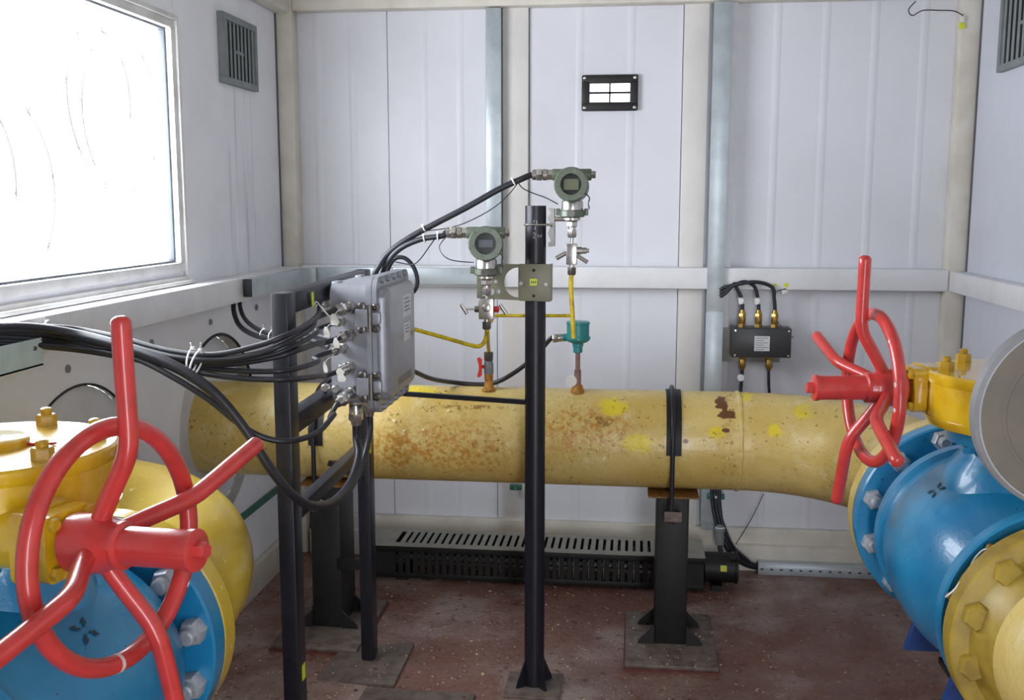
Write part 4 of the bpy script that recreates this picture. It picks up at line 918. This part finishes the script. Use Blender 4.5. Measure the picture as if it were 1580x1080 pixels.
for pts, lab in ((((818, 300, 2.93), (800, 281, 2.94), (785, 300, 2.94), (765, 318, 2.94), (735, 336, 2.93), (700, 350, 2.93), (660, 356, 2.92), (640, 358, 2.925)), 'thin earth wire hanging below the upper transmitter cable'), (((798, 278, 2.945), (806, 290, 2.94), (825, 299, 2.94), (842, 305, 2.95), (861, 315, 2.953)), 'thin wire drooping from upper cable to the top transmitter'), (((688, 366, 2.90), (678, 380, 2.90), (684, 394, 2.89), (700, 402, 2.885), (731, 405, 2.885)), 'thin wire drooping from lower cable to the left transmitter'), (((672, 367, 2.905), (660, 384, 2.92), (648, 400, 2.93), (636, 408, 2.96), (610, 404, 2.97)), 'thin wire trailing from lower cable toward the cable loop')):
    q = seq(*pts[1:]) if lab.startswith('thin earth') else seq(*pts)
    cable(q, .0016, lab, 'thin earth wires', n=6)
# cable ties
def tie(p, axis, r, label, tail=(0, -.01, .014)):
    t = thing('cable_tie', p, label, 'cable tie', 'white cable ties')
    u, v, a = frame_of(axis); p = Vector(p)
    MB().tube([p + (u*math.cos(2*PI*i/18) + v*math.sin(2*PI*i/18))*r for i in range(18)], .0022, 6, closed=True).build('strap', 'cable_tie', t)
    h = p + v*r; MB().box((h.x-.004, h.y-.004, h.z-.003), (h.x+.004, h.y+.004, h.z+.004), None, .001).build('head', 'cable_tie', t)
    MB().tube([h, h+Vector(tail)], .0015, 5).build('tail', 'cable_tie', t)
tie(at(72, 517, Y=2.19), (1, .2, -.1), .031, 'white tie round the bundle at left trunking end')
tie(at(296, 556, Y=2.155), (1, 0, -.1), .027, 'left of two white ties round the bundle beside the red handle')
tie(at(303, 560, Y=2.145), (1, 0, -.35), .030, 'right of two white ties round the bundle beside the red handle', (.006, -.01, .018))
tie(at(407, 516, Y=3.2), (1, -.4, -.1), .018, 'left white tie on the two wall cables near the frame leg')
tie(at(420, 519, Y=3.12), (1, -.4, -.1), .018, 'right white tie on the two wall cables near the frame leg')
tie(at(367, 458, Y=3.43), (.1, -.3, 1), .018, 'white tie on the two cables just below trunking end')
for (x, y, yy, ax, lab) in ((793, 281, 2.944, (1, 0, .5), 'white tie on upper transmitter cable near its gland'), (655, 353, 2.93, (1, 0, .5), 'white tie on upper cable above the junction box'), (676, 365, 2.90, (1, 0, 0), 'white tie on lower transmitter cable near its gland'), (655, 368, 2.91, (1, 0, .2), 'white tie on lower cable above the junction box')):
    tie(at(x, y, Y=yy), ax, .0105, lab, (0, -.004, -.006))
# white tags wired to the glands
for i, (x, y, w, h, lab) in enumerate(((516, 493, .024, .030, 'large white tag below the highest gland'), (504, 512, .019, .026, 'white tag hanging behind thin bundle cable'), (519, 529, .018, .028, 'white tag between the two middle glands'), (525, 573, .024, .016, 'upper white tag at the lowest bundle cable'), (527, 582, .024, .024, 'lower white tag under the lowest bundle cable'), (502, 566, .012, .030, 'narrow white tag at back edge of junction box side'))):
    c = at(x, y, Y=2.525); t = thing('gland_tag', (c.x, c.y, c.z-h/2), lab, 'tag', 'white tags at the junction box glands')
    MB().prism([(-w*.2, h*.5), (w*.1, h*.5), (w*.5, -h*.2), (w*.3, -h*.5), (-w*.4, -h*.45), (-w*.45, h*.1)], c, (1, 0, .1), (-.1, 0, 1), .0012).build('tag', 'tag_white', t)
    MB().tube([c+Vector((0, -.001, h*.4)), c+Vector((.006, .01, h*.7)), c+Vector((.012, .03, h*.8))], .001, 5).build('tie', 'cable_tie', t)
c = at(481, 455, Y=2.60); t = thing('yellow_tag', c, 'small yellow-green tag hanging on the frame top beam', 'tag')
MB().prism([(-.008, .018), (.006, .02), (.009, -.014), (-.006, -.018)], Vector((FX+.022, 2.47, c.z)), (0, 1, 0), (0, 0, 1), .0015).build('tag', 'label_yellow', t)
MB().tube(smooth([Vector((FX+.026, 2.475, c.z-.012))] + seq((488, 465, 2.52), (498, 477, 2.50), (507, 487, 2.51), (512, 492, 2.52)), 4), .0018, 6).build('tie', 'cable_tie', t)
# ------------------------------------------------------------------ finned heater on the floor by the back wall
HX0, HX1, HY0, HY1, HZ = -1.045, .283, 3.815, 4.02, .146
t = thing('finned_heater', ((HX0+HX1)/2, 3.92, 0), 'long low black slotted heater on the floor under the pipe', 'heater')
MB().box((HX0, HY0, .012), (HX1, HY0+.012, .034), None, .003).build('front_rail', 'heater_front', t)
MB().box((HX0, HY0, .118), (HX1, HY0+.012, HZ-.004), None, .003).build('front_rail', 'heater_front', t)
MB().box((HX0, HY1-.006, .012), (HX1, HY1, HZ-.006)).build('back_panel', 'heater_front', t)
for x0, x1 in ((HX0, HX0+.115), (.115, HX1)):
    MB().box((x0, HY0, .034), (x1, HY0+.012, .118)).build('front_panel', 'heater_front', t)
    MB().box((x0, HY0-.002, HZ-.004), (x1, HY1, HZ)).build('top_panel', 'heater_top_lit', t)
for y0, y1 in ((HY0-.002, HY0+.035), (HY1-.03, HY1)): MB().box((HX0+.115, y0, HZ-.004), (.115, y1, HZ)).build('top_rail', 'heater_top_lit', t)
for x in (HX0, HX1-.004): MB().box((x, HY0, .012), (x+.004, HY1, HZ-.004)).build('end_panel', 'heater_front', t)
n = 36; x0, x1 = HX0+.115, .115; w = (x1-x0)/n
ts = MB().box((-w*.31, -(HY1-HY0-.065)/2, -.002), (w*.31, (HY1-HY0-.065)/2, .002)); me, _ = ts.mesh('top_slat', 'heater_top_lit', None, (0, 0, 0))
fs_ = MB().box((-w*.30, -.005, -.042), (w*.30, .005, .042)); me2, _ = fs_.mesh('front_slat', 'heater_front', None, (0, 0, 0))
fn = MB().box((-.001, -.075, -.045), (.001, .075, .045)); me3, _ = fn.mesh('fin', 'heater_top_lit', None, (0, 0, 0))
for k in range(n):
    xc = x0 + w*(k+.5)
    if k > 0: inst('top_slat', me, (x0 + w*k, (HY0+HY1)/2+.0025, HZ-.002), t)
    inst('front_slat', me2, (x0 + w*k, HY0+.006, .076), t)
    if k % 2 == 0: inst('fin', me3, (xc, 3.925, .072), t)
MB().cyl((HX0+.03, 3.92, .06), (HX1-.01, 3.92, .06), .012, None, 12).build('heating_rod', 'steel_dark', t)
MB().lathe((HX1, 3.905, .078), (1, 0, 0), [(0, .058), (.118, .058), (.120, .062), (.128, .062), (.13, .058)], 36).build('terminal_head', 'black_matt', t)
MB().lathe((HX1+.10, 3.87, .125), (.8, -.2, .3), [(0, .013), (.028, .013), (.03, .010)], 16).build('cable_entry', 'black_matt', t)
MB().prism([(-.012, -.011), (.012, -.011), (.012, .011), (-.012, .011)], (HX1+.072, 3.845, .094), (1, 0, 0), (0, .3, 1), .0012).build('sticker', 'label_yellow', t)
for x in (HX0+.12, HX1-.10): MB().box((x, HY0+.01, 0), (x+.05, HY1-.01, .012)).build('foot', 'heater_front', t)
MB().box((HX1+.03, 3.85, 0), (HX1+.07, 3.96, .022)).build('foot', 'heater_front', t)

# ------------------------------------------------------------------ black terminal box on the right of the back wall
bc = at(1175, 529, Y=4.03); w, h = .226, .116
t = thing('terminal_box', (bc.x, 4.09, bc.z-h/2), 'black rectangular terminal box with brass glands on the back wall', 'junction box')
MB().box((bc.x-w/2, 4.03, bc.z-h/2), (bc.x+w/2, 4.115, bc.z+h/2), None, .004).build('body', 'box_black', t)
MB().box((bc.x-w/2+.002, 4.022, bc.z-h/2+.002), (bc.x+w/2-.002, 4.030, bc.z+h/2-.002), None, .003).build('cover', 'box_black', t)
MB().box((bc.x-w/2-.035, 4.115, bc.z-h/2-.03), (bc.x+w/2-.03, 4.121, bc.z+h/2-.01), None, .001).build('back_plate', 'plate_grey', t)
MB().box((bc.x-w/2-.012, 4.121, bc.z-.03), (bc.x+w/2-.05, YB-.001, bc.z+.03)).build('standoff', 'plate_grey', t)
for sx in (-1, 1):
    for sz in (-1, 1): MB().lathe((bc.x+sx*(w/2-.012), 4.022, bc.z+sz*(h/2-.010)), (0, -1, 0), [(0, .0045), (.003, .004)], 10).build('screw', 'steel', t)
lb = MB().box((bc.x-.028, 4.0212, bc.z-.031), (bc.x+.030, 4.0222, bc.z+.027)).build('label_plate', 'label_white', t)
for k in range(6): MB().box((bc.x-.024, 4.0208, bc.z+.018-.009*k), (bc.x+(.022 if k % 2 == 0 else .008), 4.0212, bc.z+.0205-.009*k)).build('print_line', 'label_ink', lb)
MB().lathe((bc.x+w/2, 4.07, bc.z+.02), (1, 0, 0), [(0, .005), (.012, .005)], 8).build('earth_stud', 'steel', t)
tops = []; bots = []
for dx in (-.072, -.010, .052):
    g = gland((bc.x+dx, 4.072, bc.z+h/2), (0, 0, 1), .0145, .066, t, 'brass'); tops.append(g)
for dx in (-.066, .036): bots.append(gland((bc.x+dx, 4.072, bc.z-h/2), (0, 0, -1), .0145, .055, t, 'brass'))
G4 = 'cables of the black terminal box'
src = at(1114, 450, Y=4.06)
for i, (tp, pk, lab) in enumerate(((tops[0], (1133, 438), 'left looped cable into the top of the black terminal box'), (tops[1], (1146, 435), 'middle looped cable into the top of the black terminal box'), (tops[2], (1163, 435), 'right looped cable into the top of the black terminal box'))):
    pp = at(*pk, Y=4.062-.004*i); q = [Vector((.330, 4.068, src.z-.02+.012*i)), Vector((.352, 4.064, src.z-.004+.011*i)), pp, Vector((tp.x-.028+.006*i, 4.066, pp.z-.012-.004*i)), Vector((tp.x-.005, 4.070, tp.z+.045)), tp, tp-Vector((0, 0, .03))]
    cable(q, .0072, lab, G4)
    if i < 2:
        t2 = thing('cable_marker', (tp.x-.003, 4.072, tp.z+.025), ('left' if i == 0 else 'right') + ' white marker sleeve on a looped cable above the terminal box', 'marker', 'white cable marker sleeves')
        MB().cyl((tp.x-.004, 4.071, tp.z+.024), (tp.x-.008, 4.069, tp.z+.048), .0115, None, 14).build('sleeve', 'cable_tie', t2)
        MB().box((tp.x-.008, 4.058, tp.z+.030), (tp.x+.003, 4.062, tp.z+.042), None, .001).build('clasp', 'cable_tie', t2)
cable([bots[0]+Vector((0, 0, .03)), bots[0], bots[0]+Vector((-.002, 0, -.05)), Vector((bots[0].x-.012, 4.07, bots[0].z-.14)), Vector((.352, 4.06, .42)), Vector((.36, 4.04, .22)), Vector((.41, 4.03, .09)), Vector((.46, 4.045, .045)), Vector((.53, 4.07, .025))], .0072, 'left cable dropping from the bottom of the black terminal box', G4)
cable([bots[1]+Vector((0, 0, .03)), bots[1], bots[1]+Vector((.002, 0, -.05)), Vector((bots[1].x+.008, 4.09, bots[1].z-.14)), Vector((bots[1].x-.01, 4.11, .52)), Vector((.40, 4.10, .40))], .0058, 'right cable dropping from the bottom of the black terminal box', G4)
t2 = thing('cable_marker', (bots[0].x, 4.07, bots[0].z-.04), 'round white tag on the cable below the terminal box', 'marker', 'white cable marker sleeves')
MB().lathe((bots[0].x-.006, 4.058, bots[0].z-.030), (0, -1, 0), [(0, .014), (.002, .014)], 18).build('disc', 'cable_tie', t2)
MB().cyl((bots[0].x-.003, 4.072, bots[0].z-.024), (bots[0].x-.003, 4.072, bots[0].z-.036), .0095, None, 12).build('sleeve', 'cable_tie', t2)
# bundle below the vertical trunking
G5 = 'cables below the vertical trunking'
for i, (dx, dz) in enumerate(((0, 0), (.012, .008), (.022, .016))):
    cable([Vector((.318+dx, 4.06, .36)), Vector((.322+dx, 4.05, .29)), Vector((.345+dx, 4.035, .19+dz)), Vector((.385+dx, 4.03, .105+dz)), Vector((.44+dx, 4.04, .05+dz)), Vector((.50, 4.065, .022+dz*.8)), Vector((.56, 4.07, .022+dz*.8))], .0068, ('lowest', 'middle', 'topmost')[i] + ' of three cables curving from the trunking foot into the floor channel', G5)
t = thing('flexible_conduit', (.345, 4.02, .15), 'short grey conduit piece with white band beside the trunking foot', 'conduit')
MB().lathe((.352, 4.02, .13), (0, .1, 1), [(0, .018), (.05, .018), (.052, .021), (.066, .021), (.068, .015), (.08, .013)], 20).build('sleeve', 'vent_grey', t)
MB().lathe((.3525, 4.025, .192), (0, .1, 1), [(0, .0195), (.008, .0195)], 20).build('band', 'cable_tie', t)
MB().tube(smooth([(.352, 4.018, .14), (.36, 3.99, .10), (.385, 3.96, .10), (.395, 3.93, .125), (.392, 3.89, .13)], 5), .010, 10).build('flex', 'cable_black', t)
cable(seq((1178, 762, 4.11), (1165, 790, 4.12), (1148, 820, 4.10), (1135, 840, 4.07)), .0018, 'thin wire slanting down from the pipe to the floor channel', 'thin earth wires', n=6)
cable(seq((1213, 445, 4.083), (1197, 452, 4.08), (1196, 470, 4.08), (1200, 495, 4.075), (1206, 505, 4.05)), .0016, 'thin wire from the rail to the top of the terminal box', 'thin earth wires', n=6)
# yellow dots and white clip on the rail above the box
for px, r, lab in (((1196, 440), .0065, 'smaller round yellow sticker on the rail above the terminal box'), ((1213, 440), .0095, 'larger round yellow sticker on the rail above the terminal box')):
    p = at(*px, Y=4.084); t = thing('round_sticker', p, lab, 'sticker', 'yellow stickers on the rail')
    MB().lathe((p.x, 4.085, p.z), (0, -1, 0), [(0, r), (.0012, r)], 20).build('disc', 'label_yellow', t)
p = at(1211, 450, Y=4.08); t = thing('wall_clip', p, 'small white clip under the rail above the terminal box', 'clip')
MB().box((p.x-.012, 4.072, p.z-.009), (p.x+.012, 4.10, p.z+.006), None, .002).build('body', 'tag_white', t)
MB().box((p.x-.006, 4.066, p.z-.004), (p.x+.006, 4.073, p.z+.003), None, .001).build('button', 'tag_white', t)
# white foam scrap on the right support column, cable looking strip on the left one
# ------------------------------------------------------------------ grit and paint chips scattered on the floor
b = MB(); rnd = random.Random(3)
for i in range(1900):
    x = rnd.uniform(-1.35, 1.1); y = 2.25 + 1.75*rnd.random()**1.4
    if x > .5 and rnd.random() < .6: continue
    r = rnd.uniform(.0020, .0050)*(1.6 if rnd.random() < .06 else 1); q = rnd.uniform(0, PI)
    z = .0005
    if .0 < x-(-.0165) < .305 and 3.12 < y < 3.57: z = .0225
    if -.98 < x < -.72 and 2.94 < y < 3.22: z = .0105
    vs = [(x+r*math.cos(q+a)*rnd.uniform(.7, 1.2), y+r*math.sin(q+a)*rnd.uniform(.7, 1.2), z) for a in (0, 2.1, 4.2)]
    b.add(vs + [(x, y, z+r*rnd.uniform(.3, .7))], [(0, 2, 1), (0, 1, 3), (1, 2, 3), (2, 0, 3)])
o = b.build('floor_grit', 'debris'); o['kind'] = 'stuff'; tag(o, 'pale grit and paint chips scattered on the red floor', 'grit')
